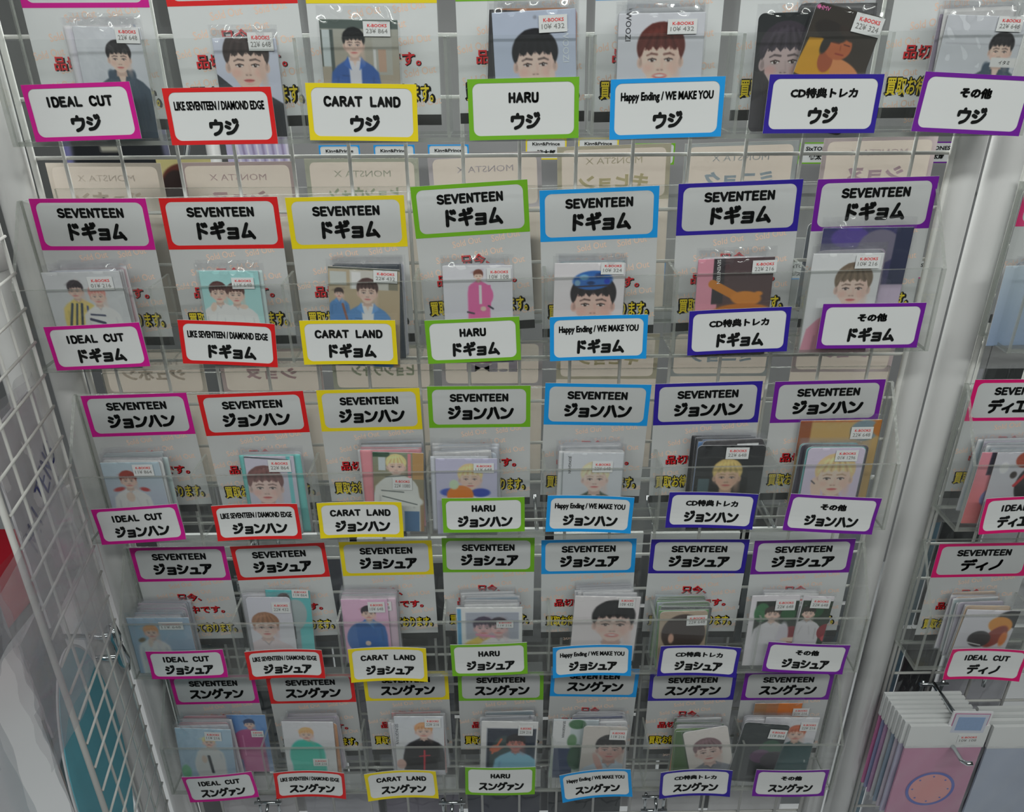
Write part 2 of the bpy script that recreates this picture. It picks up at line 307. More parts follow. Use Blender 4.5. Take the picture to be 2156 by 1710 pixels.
CARDS=[
(0, 0, -0.3097, 0.016, 0.0078, -1.3, 49.8, 78.1, 'photo card of a black-haired person in a dark hooded top', [('bg', (212, 216, 222), (200, 205, 216)), ('R', -3.2, 14.4, 48.5, 14.7, (196, 200, 208)), ('P', 30.3, 21.5, 15.5, (40, 38, 42), (238, 205, 190), (66, 82, 98), 'hood')], (39.8, 5.4, 17.4, 10.7, '22¥ 648'), [], {'glare': 1}),
(0, 1, -0.2088, 0.016, -0.0006, -0.2, 47.4, 69.7, 'close-up card of a dark-haired face beside a turquoise card edge', [('bg', (205, 210, 226), (190, 196, 216)), ('P', 23.7, 18.1, 28.6, (66, 56, 56), (232, 200, 186), (50, 54, 62), ''), ('G', [(-5.0, 32.0), (-2.3, 22.7), (13.5, 36.1), (10.9, 53.1), (-8.5, 53.1)], (52, 56, 64))], (36.0, 2.4, 18.5, 12.5, '22¥ 648'), [], {'glare': 1}),
(0, 2, -0.128, 0.014, 0.0118, -0.8, 57.7, 81.3, 'photo card of a person in a blue denim jacket inside a train', [('bg', (168, 172, 165), (176, 150, 122)), ('R', 0.0, 0.0, 57.7, 6.3, (92, 104, 100)), ('R', 1.1, 6.9, 7.2, 32.0, (196, 206, 208)), ('R', 0.1, 6.9, 1.1, 32.0, (70, 80, 78)), ('R', 6.9, 6.8, 9.5, 52.0, (84, 94, 92)), ('R', 38.1, 11.6, 52.5, 37.4, (176, 176, 168)), ('R', 38.6, 19.9, 40.5, 34.9, (216, 216, 216)), ('R', 42.2, 19.9, 48.0, 35.5, (190, 160, 140)), ('P', 24.4, 16.9, 14.0, (32, 34, 36), (238, 205, 190), (58, 98, 170), 'jacket', (220, 220, 235))], (42.2, 6.1, 19.8, 10.0, '23¥ 864'), [], {'glare': 1}),
(0, 3, -0.001, 0.007, 0.0153, 2.7, 60.7, 86.0, 'pale blue card with a large face under black bangs', [('bg', (188, 198, 218), (190, 200, 222)), ('P', 30.4, 35.5, 28.4, (30, 30, 36), (236, 204, 192), (205, 212, 228), ''), ('E', 42.5, 43.9, 2.1, 4.6, 0, (236, 204, 192)), ('E', 31.2, 4.4, 1.4, 1.2, 0, (150, 156, 170))], (44.2, 9.2, 20.7, 11.5, '10¥ 432'), [(53.3, 24.4, 4.6, 'WOOZI', (214, 222, 236), -90)], {}),
(0, 4, 0.0913, 0.006, 0.0144, 0.9, 63.5, 83.6, 'card of a smiling person with auburn hair, black lettering top left', [('bg', (214, 216, 224), (206, 208, 218)), ('P', 32.0, 30.7, 29.6, (98, 44, 38), (238, 206, 192), (40, 40, 48), 'smile')], (46.6, 9.3, 21.5, 9.9, '10¥ 432'), [(7.3, 8.5, 4.0, 'WOOZI', (60, 60, 66), -90)], {}),
(0, 5, 0.1958, 0.014, 0.0144, 1.4, 43.4, 83.1, 'dark card with half a pale face, behind the tilted card', [('bg', (46, 50, 52), (70, 66, 70)), ('P', 22.2, 32.7, 32.4, (66, 60, 70), (196, 176, 176), (80, 78, 84), '')], None, [], {'round': 1}),
(0, 5, 0.2359, 0.008, 0.0222, -12.4, 52.8, 84.5, 'tilted dark card of a person in orange light and yellow jacket', [('bg', (60, 56, 52), (72, 60, 52)), ('E', 28.4, 44.0, 22.2, 11.4, 6, (218, 146, 96)), ('G', [(2.8, 23.7), (14.7, 21.8), (24.5, 32.8), (26.3, 44.5), (7.8, 49.8), (-1.2, 48.4)], (214, 158, 46)), ('E', 20.0, 36.4, 5.7, 8.0, -10, (170, 90, 60)), ('E', 25.7, 24.6, 10.9, 9.5, 18, (190, 106, 68)), ('E', 17.2, 16.7, 13.4, 6.4, 12, (52, 48, 46)), ('E', 16.2, 25.4, 3.2, 7.1, 10, (52, 48, 46)), ('E', 29.6, 15.9, 7.8, 3.2, 30, (62, 54, 50)), ('L', 21.3, 23.0, 26.2, 23.2, 0.78, (96, 52, 42)), ('L', 30.0, 23.1, 34.3, 23.4, 0.78, (96, 52, 42)), ('L', 27.8, 24.2, 28.4, 27.3, 0.71, (160, 84, 56)), ('L', 25.8, 30.2, 31.8, 30.2, 0.92, (150, 60, 50)), ('E', 2.0, 3.0, 1.4, 1.3, 0, (240, 120, 180))], (41.5, 7.2, 22.0, 13.0, '22¥ 324'), [(6.8, 3.2, 2.8, 'HMV', (240, 120, 180), 14)], {'round': 1}),
(0, 6, 0.3334, 0.008, 0.0132, -2.0, 59.5, 79.6, 'photo card in wrinkled sleeve, black-haired person in hooded top', [('bg', (206, 209, 216), (200, 204, 212)), ('R', 2.9, 18.5, 67.3, 19.5, (188, 190, 198)), ('P', 45.4, 23.4, 15.7, (40, 38, 42), (238, 205, 190), (66, 82, 98), 'hood'), ('R', 40.2, 27.7, 61.5, 34.3, (226, 226, 226))], (46.7, 5.0, 18.7, 10.1, '22¥ 648'), [(50.7, 31.0, 2.7, 'イタミ', (60, 60, 60), 3)], {'glare': 2}),
(1, 0, -0.3745, 0.004, -0.1746, 1.0, 64.0, 87, 'card of two people side by side, striped top and white sweater', [('bg', (206, 209, 212), (214, 216, 220)), ('R', -2.7, 1.6, -0.5, 52.3, (176, 200, 224)), ('P', 24.6, 16.1, 11.0, (50, 44, 50), (238, 205, 190), (228, 206, 120), 'side'), ('L', 18.8, 27.5, 12.5, 48.4, 1.96, (50, 70, 90)), ('L', 22.8, 27.6, 17.3, 48.6, 1.58, (50, 70, 90)), ('L', 26.7, 27.7, 22.1, 48.7, 1.98, (40, 60, 80)), ('L', 30.9, 29.9, 28.1, 48.8, 1.59, (60, 80, 130)), ('P', 41.4, 21.4, 11.8, (236, 150, 140), (238, 205, 190), (236, 236, 238), ''), ('L', 32.3, 37.1, 43.6, 38.2, 1.58, (50, 60, 90)), ('L', 31.2, 41.3, 42.0, 44.9, 2.39, (40, 44, 80))], (47.2, 10.1, 20.7, 11.6, '01¥ 216'), [], {}),
(1, 1, -0.2453, 0.004, -0.174, -0.4, 48.7, 86, 'turquoise card of two people in white shirts', [('bg', (166, 216, 216), (186, 222, 222)), ('P', 13.6, 19.5, 12.6, (88, 56, 54), (238, 205, 190), (232, 232, 234), ''), ('P', 27.7, 20.8, 12.6, (92, 60, 56), (238, 205, 190), (236, 236, 238), ''), ('E', 7.8, 31.2, 2.4, 4.2, 20, (238, 205, 190)), ('E', 32.9, 31.2, 3.6, 2.1, 0, (238, 205, 190))], (35.3, 10.3, 18.3, 9.4, '11¥ 648'), [], {'glare': 1}),
(1, 2, -0.1388, 0.004, -0.1708, -3.6, 59.2, 88, 'card of a person in light denim jacket inside a train', [('bg', (190, 176, 150), (186, 160, 126)), ('R', 0.0, 0.0, 59.2, 1.6, (90, 96, 90)), ('R', 1.4, 3.9, 15.0, 15.4, (200, 204, 200)), ('R', 17.8, 2.2, 50.5, 18.4, (206, 204, 196)), ('R', 19.3, 3.8, 26.8, 18.1, (230, 232, 230)), ('R', 49.8, 2.1, 57.6, 18.1, (140, 136, 120)), ('P', 8.5, 23.2, 6.4, (60, 46, 44), (238, 205, 190), (90, 140, 196), 'jacket', (90, 140, 196)), ('P', 32.2, 21.1, 15.1, (84, 62, 60), (238, 205, 190), (96, 146, 200), 'jacket', (232, 232, 236)), ('L', 11.3, 32.2, 15.5, 48.9, 2.0, (150, 100, 84))], (47.4, 6.3, 19.7, 10.5, '22¥ 432'), [], {}),
(1, 3, -0.0446, 0.004, -0.1715, 0.4, 58.0, 87, 'lavender card of a small figure in a bright pink jacket', [('bg', (222, 222, 236), (214, 214, 232)), ('R', 27.7, 17.4, 31.6, 33.3, (240, 240, 244)), ('P', 29.5, 8.9, 6.7, (118, 72, 60), (238, 205, 190), (232, 112, 170), 'small'), ('R', 23.0, 16.6, 27.4, 39.5, (232, 112, 170)), ('R', 31.3, 16.7, 39.6, 35.5, (232, 112, 170)), ('E', 31.4, 25.8, 10.3, 10.8, 0, (232, 112, 170)), ('R', 29.7, 16.7, 32.0, 33.3, (236, 226, 236)), ('E', 33.1, 37.5, 2.4, 2.1, 0, (238, 205, 190)), ('L', 37.6, 35.1, 41.2, 37.6, 1.6, (70, 70, 80)), ('L', 19.8, 40.3, 25.0, 41.6, 1.61, (70, 70, 80))], (46.7, 7.7, 20.0, 10.9, '10¥ 108'), [], {'glare': 1}),
(1, 4, 0.0483, 0.004, -0.1698, -0.4, 59.0, 87, 'large face card with a patterned blue cap and black bangs', [('bg', (232, 224, 228), (226, 218, 222)), ('P', 33.2, 35.3, 32.2, (44, 40, 44), (240, 196, 184), (240, 196, 184), 'closeup'), ('E', 32.1, 14.6, 16.7, 8.2, -4, (56, 112, 190)), ('E', 24.9, 12.1, 3.9, 2.4, 0, (120, 180, 220)), ('E', 37.5, 10.5, 3.9, 2.0, 0, (40, 70, 130)), ('E', 30.7, 17.0, 3.2, 1.6, 0, (30, 60, 110)), ('E', 44.1, 15.4, 2.4, 2.4, 0, (40, 70, 190)), ('E', 19.5, 17.0, 2.4, 2.5, 0, (130, 170, 200)), ('L', 18.1, 20.3, 47.5, 18.7, 1.19, (60, 50, 60))], (48.0, 4.2, 19.2, 10.1, '10¥ 324'), [], {}),
(1, 5, 0.1669, 0.004, -0.1675, 1.7, 63.5, 87, 'card with a pink left strip and an orange arm on dark brown', [('bg', (88, 72, 76), (100, 78, 74)), ('R', -0.2, -2.4, 18.1, 65.1, (222, 152, 170)), ('R', 13.2, -1.9, 22.9, 39.5, (64, 60, 64)), ('L', 13.5, 21.6, 32.3, 32.3, 7.16, (206, 130, 52)), ('E', 42.6, 35.2, 12.9, 6.3, 5, (216, 138, 58)), ('E', 52.7, 31.4, 3.6, 2.1, 0, (216, 138, 58)), ('E', 39.7, 46.5, 24.5, 6.9, 0, (196, 120, 50))], (55.2, 8.1, 20.0, 11.3, '22¥ 216'), [(17.8, 11.2, 2.9, 'SEVENTEEN', (226, 226, 226), -88)], {'glare': 1}),
(1, 6, 0.2773, 0.03, -0.1485, 0.2, 77.2, 98.8, 'large dark violet glossy card standing behind the front card', [('bg', (66, 66, 110), (84, 80, 110)), ('E', 24.1, 8.4, 16.3, 9.2, 0, (90, 76, 150)), ('E', 50.2, 16.8, 18.0, 15.1, 0, (120, 116, 136)), ('R', 63.0, -0.1, 94.4, 77.3, (50, 56, 84)), ('E', 19.6, 29.0, 24.8, 8.5, 0, (140, 120, 150)), ('R', 8.4, 50.1, 94.4, 77.3, (206, 190, 214))], None, [], {'glare': 1}),
(1, 6, 0.2619, 0.004, -0.1635, 0.3, 59.0, 88, 'white card of a grey-haired person with parted bangs', [('bg', (222, 224, 226), (218, 218, 222)), ('P', 37.2, 29.8, 26.6, (124, 108, 92), (236, 204, 192), (216, 150, 170), '')], (45.8, 7.0, 20.4, 11.4, '10¥ 216'), [], {}),
(2, 0, -0.3681, 0.004, -0.3549, 0.4, 54.2, 86, 'pale blue card of a red-haired person in a white jacket', [('bg', (184, 204, 214), (196, 192, 216)), ('P', 22.2, 19.9, 13.2, (150, 60, 50), (238, 205, 190), (232, 232, 234), ''), ('E', 11.7, 29.0, 5.3, 2.1, -14, (190, 60, 60)), ('E', 35.6, 29.5, 4.4, 2.1, 14, (190, 60, 60)), ('E', 20.5, 37.6, 4.0, 5.4, 0, (238, 205, 190))], (38.7, 8.1, 18.8, 11.8, '11¥ 864'), [], {}),
(2, 1, -0.2363, 0.0075, -0.3514, -0.7, 46.0, 87, 'close-up card of a brown-haired face with turquoise right edge', [('bg', (204, 200, 216), (196, 196, 212)), ('R', 38.6, -2.5, 42.4, 74.0, (120, 200, 204)), ('L', -0.1, 1.0, 40.3, 4.1, 1.31, (60, 70, 76)), ('P', 16.7, 34.1, 28.6, (122, 84, 82), (232, 200, 192), (226, 232, 240), '')], (32.3, 9.9, 20.7, 12.8, '22¥ 864'), [], {'glare': 1}),
(2, 2, -0.1172, 0.0085, -0.3488, -2.5, 47.5, 88, 'tall card of a blond person in a white striped sweater and jeans', [('bg', (140, 150, 130), (160, 120, 80)), ('R', 0.0, -0.5, 15.7, 5.1, (60, 90, 70)), ('R', 5.1, 5.4, 11.7, 19.6, (200, 210, 214)), ('R', 36.9, -1.7, 47.7, 28.8, (190, 150, 96)), ('R', 32.5, 1.0, 35.5, 34.5, (226, 140, 150)), ('R', -0.8, 44.1, 9.7, 56.6, (120, 150, 150)), ('P', 21.6, 15.1, 16.0, (240, 212, 152), (238, 205, 190), (218, 220, 216), ''), ('E', 22.8, 40.2, 18.9, 15.9, 0, (218, 220, 216)), ('E', 27.9, 51.8, 19.0, 7.5, 8, (222, 224, 220)), ('L', 11.5, 26.8, 35.7, 24.0, 0.9, (80, 90, 90)), ('L', 7.4, 41.7, 28.1, 43.2, 1.08, (80, 90, 90)), ('L', 8.1, 48.1, 40.6, 56.8, 1.09, (80, 90, 90)), ('R', 28.6, 64.7, 42.9, 94.3, (72, 116, 160))], (27.2, 33.4, 18.4, 13.1, '22¥ 1080'), [], {}),
(2, 3, -0.0589, 0.004, -0.354, -0.7, 57.6, 86, 'lavender card of a blond person beside an orange ball', [('bg', (198, 196, 222), (190, 190, 214)), ('P', 32.2, 22.1, 19.6, (240, 206, 150), (238, 205, 190), (220, 226, 240), ''), ('E', 11.8, 36.7, 8.1, 4.2, 0, (60, 90, 190)), ('E', 41.9, 37.3, 9.0, 4.8, 0, (50, 76, 180)), ('E', 22.5, 39.9, 12.6, 10.6, 0, (240, 132, 44)), ('E', 16.9, 28.3, 4.5, 5.3, 0, (200, 222, 190))], (45.0, 9.7, 19.0, 10.2, '11¥ 648'), [], {}),
(2, 4, 0.0603, 0.004, -0.3493, -0.7, 56.0, 87, 'grey-white card of a person with pale blond hair', [('bg', (212, 216, 222), (204, 208, 216)), ('P', 30.2, 28.2, 22.4, (236, 216, 180), (240, 210, 200), (70, 90, 80), '')], (36.7, 14.5, 19.0, 11.7, '22¥ 648'), [(5.8, 12.7, 3.3, 'JEONGHAN', (60, 60, 60), -90)], {}),
(2, 5, 0.1864, 0.011, -0.3471, -0.2, 64.2, 88, 'black rounded card of a blond person looking down', [('bg', (48, 50, 52), (56, 58, 58)), ('R', 3.8, 36.2, 14.5, 51.2, (90, 110, 116)), ('P', 30.8, 34.4, 23.7, (214, 188, 120), (226, 190, 166), (40, 42, 44), '')], (37.5, 7.9, 21.5, 12.3, '22¥ 648'), [], {'round': 1}),
(2, 6, 0.2877, 0.032, -0.333, 0.5, 78.0, 101.3, 'wide gold and tan card standing behind the blond face card', [('bg', (196, 166, 110), (190, 158, 104)), ('R', -0.5, -3.1, 11.3, 38.6, (150, 90, 60)), ('L', 0.2, 1.0, 78.3, 1.5, 0.91, (180, 80, 60)), ('E', 62.9, 11.5, 13.8, 11.5, 0, (130, 150, 160)), ('E', 78.8, 8.7, 8.3, 9.4, 0, (190, 120, 50))], (60.1, 13.7, 21.0, 13.0, '22¥ 648'), [], {}),
(2, 6, 0.2891, 0.007, -0.3486, -0.1, 53.8, 86, 'lavender card of a blond face resting on one hand', [('bg', (212, 202, 222), (206, 196, 220)), ('P', 29.0, 32.8, 31.9, (232, 200, 150), (242, 208, 192), (214, 200, 220), ''), ('E', 13.4, 45.3, 4.6, 13.0, -14, (238, 202, 186)), ('L', 8.1, 35.7, 11.4, 38.9, 1.37, (90, 90, 96))], (36.4, 8.2, 21.0, 11.9, '01¥ 1296'), [], {'round': 1}),
(3, 0, -0.3847, 0.005, -0.5391, -0.4, 64.0, 75.7, 'blue-grey card of an orange-haired person in a white jacket', [('bg', (168, 190, 210), (160, 182, 206)), ('P', 22.3, 19.8, 12.7, (226, 160, 110), (238, 205, 190), (226, 228, 234), ''), ('E', 19.2, 32.6, 2.5, 5.9, 10, (238, 205, 190)), ('E', 11.0, 29.3, 3.9, 2.6, -30, (130, 110, 80))], (44.9, 9.9, 24.7, 10.2, '11¥ 648'), [], {}),
(3, 1, -0.2454, 0.026, -0.5216, -2.4, 46.2, 93.0, 'turquoise card of a person in grey, behind and right of another', [('bg', (96, 190, 194), (110, 200, 200)), ('P', 18.5, 12.7, 10.0, (70, 50, 50), (238, 205, 190), (150, 160, 166), ''), ('E', 27.7, 34.1, 13.1, 22.0, 10, (170, 184, 186)), ('R', 16.4, 48.7, 27.6, 66.3, (50, 56, 60))], (36.3, 3.7, 17.2, 10.7, '11¥ 864'), [], {}),
(3, 1, -0.2668, 0.024, -0.5296, -0.9, 46.4, 86, 'pale rounded card of a brown-haired face with bare shoulders', [('bg', (216, 216, 232), (224, 222, 234)), ('P', 17.2, 40.3, 24.2, (166, 122, 94), (240, 206, 196), (220, 206, 210), '')], (36.2, 13.2, 19.3, 14.0, '22¥ 432'), [], {'round': 1}),
(3, 2, -0.1661, 0.0175, -0.5288, -0.1, 48.2, 87, 'pink card of a black-haired person in a blue shirt', [('bg', (240, 186, 214), (232, 176, 206)), ('P', 27.5, 19.3, 12.9, (44, 38, 46), (238, 205, 190), (62, 116, 184), 'jacket', (90, 150, 210)), ('E', 18.6, 53.5, 16.2, 22.4, 0, (56, 110, 180)), ('E', 24.2, 59.5, 3.0, 3.3, 0, (238, 205, 190))], (36.6, 9.9, 17.6, 13.7, '10¥ 648'), [], {}),
(3, 3, -0.0458, 0.005, -0.5307, -0.4, 68.3, 86, 'white-framed card of two people with dark violet hair', [('bg', (226, 230, 236), (224, 230, 236)), ('R', 9.6, 6.9, 64.6, 42.5, (170, 176, 190)), ('R', 0.9, 1.9, 4.9, 78.2, (86, 160, 204)), ('P', 27.9, 27.3, 17.8, (64, 52, 76), (228, 186, 190), (236, 206, 110), ''), ('P', 43.7, 27.5, 16.8, (60, 50, 60), (228, 190, 190), (232, 232, 236), ''), ('L', 20.8, 36.2, 38.7, 39.0, 2.99, (226, 150, 180))], (50.2, 21.5, 17.7, 9.5, '11¥ 216'), [], {}),
(3, 4, 0.0777, 0.018, -0.528, -2.4, 69.1, 88, 'large face card with swept black hair on white', [('bg', (230, 224, 226), (226, 220, 224)), ('P', 42.8, 37.1, 38.4, (32, 32, 34), (240, 206, 196), (226, 220, 224), 'smile')], (54.7, 7.0, 17.3, 13.2, '10¥ 432'), [], {}),
(3, 5, 0.1647, 0.004, -0.5388, 1.3, 49.6, 87, 'tan rounded card with a dark head of hair from behind', [('bg', (186, 168, 148), (176, 156, 136)), ('E', 25.7, 30.2, 23.0, 26.0, 0, (66, 52, 48)), ('E', 13.1, 36.2, 3.0, 6.5, 0, (226, 180, 160)), ('R', 20.0, 50.9, 40.0, 74.4, (230, 190, 170))], (38.5, 11.9, 21.2, 13.3, '22¥ 648'), [], {'round': 1}),
(3, 6, 0.3143, 0.012, -0.5266, -3.0, 33.0, 90.5, 'narrow twin card of a person in a green garden, partly hidden', [('bg', (226, 222, 230), (226, 222, 230)), ('R', 1.3, 6.2, 45.9, 73.3, (44, 60, 44)), ('E', 18.2, 18.8, 7.0, 9.0, 0, (50, 90, 60)), ('P', 10.1, 23.5, 12.0, (56, 50, 44), (238, 205, 190), (222, 220, 226), ''), ('E', 32.2, 47.3, 8.2, 10.7, 0, (150, 50, 60)), ('E', 36.8, 56.3, 7.1, 5.4, 0, (200, 80, 90))], (19.2, 8.6, 20.3, 12.7, '22¥ 648'), [], {}),
(3, 6, 0.2592, 0.008, -0.5225, 0.5, 50.0, 95.5, 'white-bordered card of a person crouching in a green garden', [('bg', (226, 222, 230), (226, 222, 230)), ('R', 5.8, 7.6, 60.0, 81.3, (36, 46, 36)), ('E', 12.7, 22.8, 8.0, 12.8, 0, (66, 120, 80)), ('E', 40.7, 24.8, 8.0, 9.0, 0, (50, 96, 60)), ('E', 46.8, 53.2, 10.1, 11.9, 0, (140, 50, 60)), ('P', 24.0, 25.6, 13.9, (60, 52, 46), (238, 205, 190), (224, 222, 228), ''), ('E', 18.2, 58.3, 11.2, 19.9, 20, (224, 222, 228)), ('E', 38.0, 55.6, 6.1, 19.9, 0, (214, 210, 220)), ('E', 47.7, 59.8, 10.2, 3.3, 0, (238, 205, 190))], (35.5, 12.1, 20.7, 13.8, '22¥ 648'), [], {}),
(4, 0, -0.3158, 0.028, -0.7023, -1.1, 44.3, 93.1, 'blue card of a blue-haired person in a magenta jacket', [('bg', (110, 160, 220), (120, 150, 200)), ('P', 24.5, 15.1, 10.4, (40, 60, 104), (238, 205, 190), (190, 96, 150), ''), ('E', 19.4, 49.8, 18.8, 26.9, 0, (190, 100, 150)), ('R', 14.0, 32.7, 15.1, 65.6, (220, 150, 190))], (32.5, 29.2, 14.2, 10.1, '22¥ 648'), [], {}),
(4, 0, -0.3706, 0.0145, -0.7065, -3.8, 63.1, 87, 'pale blue card of a blond person in a white suit and black tie', [('bg', (180, 206, 224), (170, 196, 220)), ('R', -0.6, -1.5, 0.2, 133.7, (226, 216, 224)), ('P', 36.4, 21.7, 11.8, (240, 212, 150), (238, 205, 190), (230, 232, 236), ''), ('E', 33.6, 60.0, 16.4, 27.3, 0, (230, 232, 236)), ('L', 34.1, 44.2, 36.8, 71.0, 3.27, (40, 44, 50)), ('E', 28.7, 49.2, 3.3, 6.4, 0, (238, 205, 190)), ('E', 6.1, 70.8, 5.5, 11.3, 0, (110, 190, 140))], (42.6, 10.8, 18.7, 13.7, '11¥ 216'), [], {}),
(4, 1, -0.2504, 0.0175, -0.7024, -1.8, 58.4, 87, 'white card of an orange-blond person in turquoise shirt', [('bg', (222, 222, 236), (226, 226, 236)), ('P', 26.6, 20.7, 14.0, (236, 176, 116), (238, 205, 190), (84, 204, 184), ''), ('E', 20.8, 55.6, 15.5, 26.8, 0, (84, 204, 184))], (40.0, 64.5, 17.6, 11.9, '22¥ 216'), [], {}),
(4, 2, -0.1223, 0.0158, -0.6949, -1.1, 56.2, 87, 'card with orange-haired person in black top and red cross', [('bg', (216, 220, 234), (226, 228, 236)), ('P', 32.9, 23.9, 17.3, (224, 160, 110), (238, 205, 190), (46, 46, 50), ''), ('E', 30.2, 70.3, 22.2, 28.5, 0, (44, 44, 48)), ('L', 33.0, 54.6, 31.4, 102.5, 2.2, (220, 50, 70)), ('L', 27.1, 64.0, 38.8, 62.5, 1.66, (220, 50, 70)), ('E', 5.6, 76.7, 5.6, 8.0, 0, (236, 190, 180))], (43.6, 9.3, 18.2, 14.1, '22¥ 216'), [(2.4, 27.7, 3.7, 'SEUNGKWAN', (90, 90, 100), -90)], {}),
(4, 3, -0.0232, 0.0141, -0.7023, -2.4, 64.7, 87, 'white-framed card of a dark-haired person raising an orange hand', [('bg', (230, 230, 238), (230, 230, 238)), ('R', 6.7, 11.1, 62.9, 93.6, (48, 56, 72)), ('E', 26.9, 62.3, 16.7, 39.5, 0, (74, 90, 90)), ('P', 40.2, 35.4, 18.7, (40, 36, 40), (216, 140, 128), (150, 206, 236), ''), ('E', 43.9, 71.5, 19.0, 17.6, 0, (150, 206, 236)), ('E', 16.3, 43.7, 6.6, 5.4, -30, (236, 120, 84)), ('L', 13.2, 51.6, 23.5, 28.1, 2.21, (236, 120, 84)), ('L', 17.5, 46.8, 26.1, 40.4, 2.2, (236, 120, 84))], (50.4, 12.7, 16.7, 15.7, '22¥ 216'), [], {}),
(4, 4, 0.0587, 0.016, -0.703, -2.7, 52.0, 95.9, 'card of a green tree and white wall, left and behind a portrait', [('bg', (206, 216, 222), (180, 200, 190)), ('R', 0.1, 1.5, 20.6, 57.7, (224, 226, 232)), ('R', 3.1, 46.4, 26.1, 131.0, (50, 66, 104)), ('E', 29.7, 60.6, 10.0, 20.6, 0, (50, 90, 66)), ('E', 23.2, 34.2, 5.5, 10.8, 0, (110, 150, 110)), ('E', 27.7, 7.4, 9.8, 7.5, 0, (70, 120, 80))], None, [(12.5, 15.4, 3.0, 'SEUNGKWAN', (70, 70, 80), -90)], {}),
(4, 4, 0.0926, 0.008, -0.7052, -2.8, 50.2, 94.1, 'beige rounded card of a black-haired face leaning on a hand', [('bg', (206, 200, 194), (200, 194, 190)), ('P', 32.8, 37.0, 28.6, (38, 36, 38), (204, 166, 158), (190, 206, 220), ''), ('E', 20.6, 59.2, 3.9, 17.4, -20, (206, 168, 160))], (39.6, 12.3, 19.4, 15.0, '11¥ 216'), [], {'round': 1}),
(4, 5, 0.206, 0.011, -0.722, 12.4, 51.6, 86, 'tilted card of a person with mauve-brown curly bangs', [('bg', (226, 220, 216), (220, 214, 210)), ('P', 25.2, 37.7, 27.8, (132, 104, 110), (240, 208, 200), (140, 144, 156), '')], None, [], {'round': 1}),
(4, 6, 0.293, 0.033, -0.7011, -0.3, 55.3, 101.7, 'brown and orange card standing rearmost', [('bg', (176, 130, 90), (150, 110, 80)), ('R', 22.0, -0.5, 67.2, 38.4, (226, 130, 60)), ('R', 14.3, -0.6, 27.7, 37.8, (190, 130, 90))], (54.7, 13.6, 19.0, 12.3, '22¥ 216'), [], {}),
(4, 6, 0.3029, 0.02, -0.709, -1.8, 62.8, 93.0, 'white card of an orange-haired person in a dark teal sweater', [('bg', (222, 222, 232), (222, 222, 230)), ('P', 39.7, 27.0, 17.8, (196, 104, 72), (238, 205, 190), (56, 92, 96), ''), ('E', 56.7, 69.3, 20.4, 27.8, 0, (56, 92, 96)), ('L', 57.3, 69.3, 57.9, 72.5, 1.14, (220, 220, 220))], (51.6, 13.4, 19.8, 13.1, '22¥ 216'), [], {}),
(4, 6, 0.2751, 0.009, -0.7039, -6.8, 52.6, 95.7, 'dark green and black card covering half of a white one', [('bg', (40, 50, 50), (60, 60, 66)), ('E', 39.2, 42.0, 13.3, 17.3, 0, (60, 96, 76)), ('E', 30.6, 52.2, 12.3, 11.1, 0, (110, 80, 110)), ('E', 48.8, 56.8, 16.8, 14.4, 0, (80, 76, 84))], (41.2, 14.4, 20.2, 14.5, '11¥ 864'), [], {'round': 1}),
(2, 7, 0.4548, 0.009, -0.3562, -0.7, 57, 80.3, 'pink and blue card edge left of the grey card', [('bg', (236, 150, 166), (236, 120, 120)), ('R', 9.9, 0.0, 23.3, 24.9, (40, 40, 60)), ('E', 20.9, 49.5, 9.3, 11.3, 30, (120, 130, 180))], None, [], {}),
(2, 7, 0.4676, 0.006, -0.3551, 0.7, 57, 81.8, 'grey card of a figure in black and red, right fixture', [('bg', (206, 206, 214), (200, 200, 208)), ('E', 10.2, 16.7, 4.5, 6.5, 0, (226, 226, 234)), ('E', 40.7, 35.8, 15.6, 22.2, 0, (44, 40, 44)), ('L', 24.4, 36.5, 32.9, 24.0, 3.22, (200, 40, 50)), ('E', 28.6, 8.3, 9.1, 8.6, 0, (170, 80, 60)), ('E', 20.9, 24.8, 3.2, 3.8, 0, (60, 50, 50))], None, [], {}),
(3, 7, 0.4868, 0.007, -0.5433, -3.0, 57, 71.5, 'white card with black and orange patches, right fixture', [('bg', (222, 220, 228), (216, 214, 222)), ('E', 61.3, 11.7, 25.3, 12.1, 8, (44, 44, 46)), ('E', 41.4, 19.5, 13.2, 10.7, 20, (236, 150, 50)), ('E', 40.3, 35.2, 9.2, 16.4, 30, (150, 56, 40)), ('E', 24.0, 39.1, 12.3, 10.9, 10, (44, 40, 42)), ('E', 49.5, 38.1, 4.1, 9.6, 0, (230, 130, 60)), ('L', 13.1, 44.1, 27.7, 47.5, 1.53, (220, 220, 220))], None, [], {}),
(1, 7, 0.4355, 0.02, -0.1798, 1.3, 57, 73.5, 'pale blue card behind the top right acrylic front', [('bg', (196, 210, 222), (150, 170, 200))], None, [], {})]
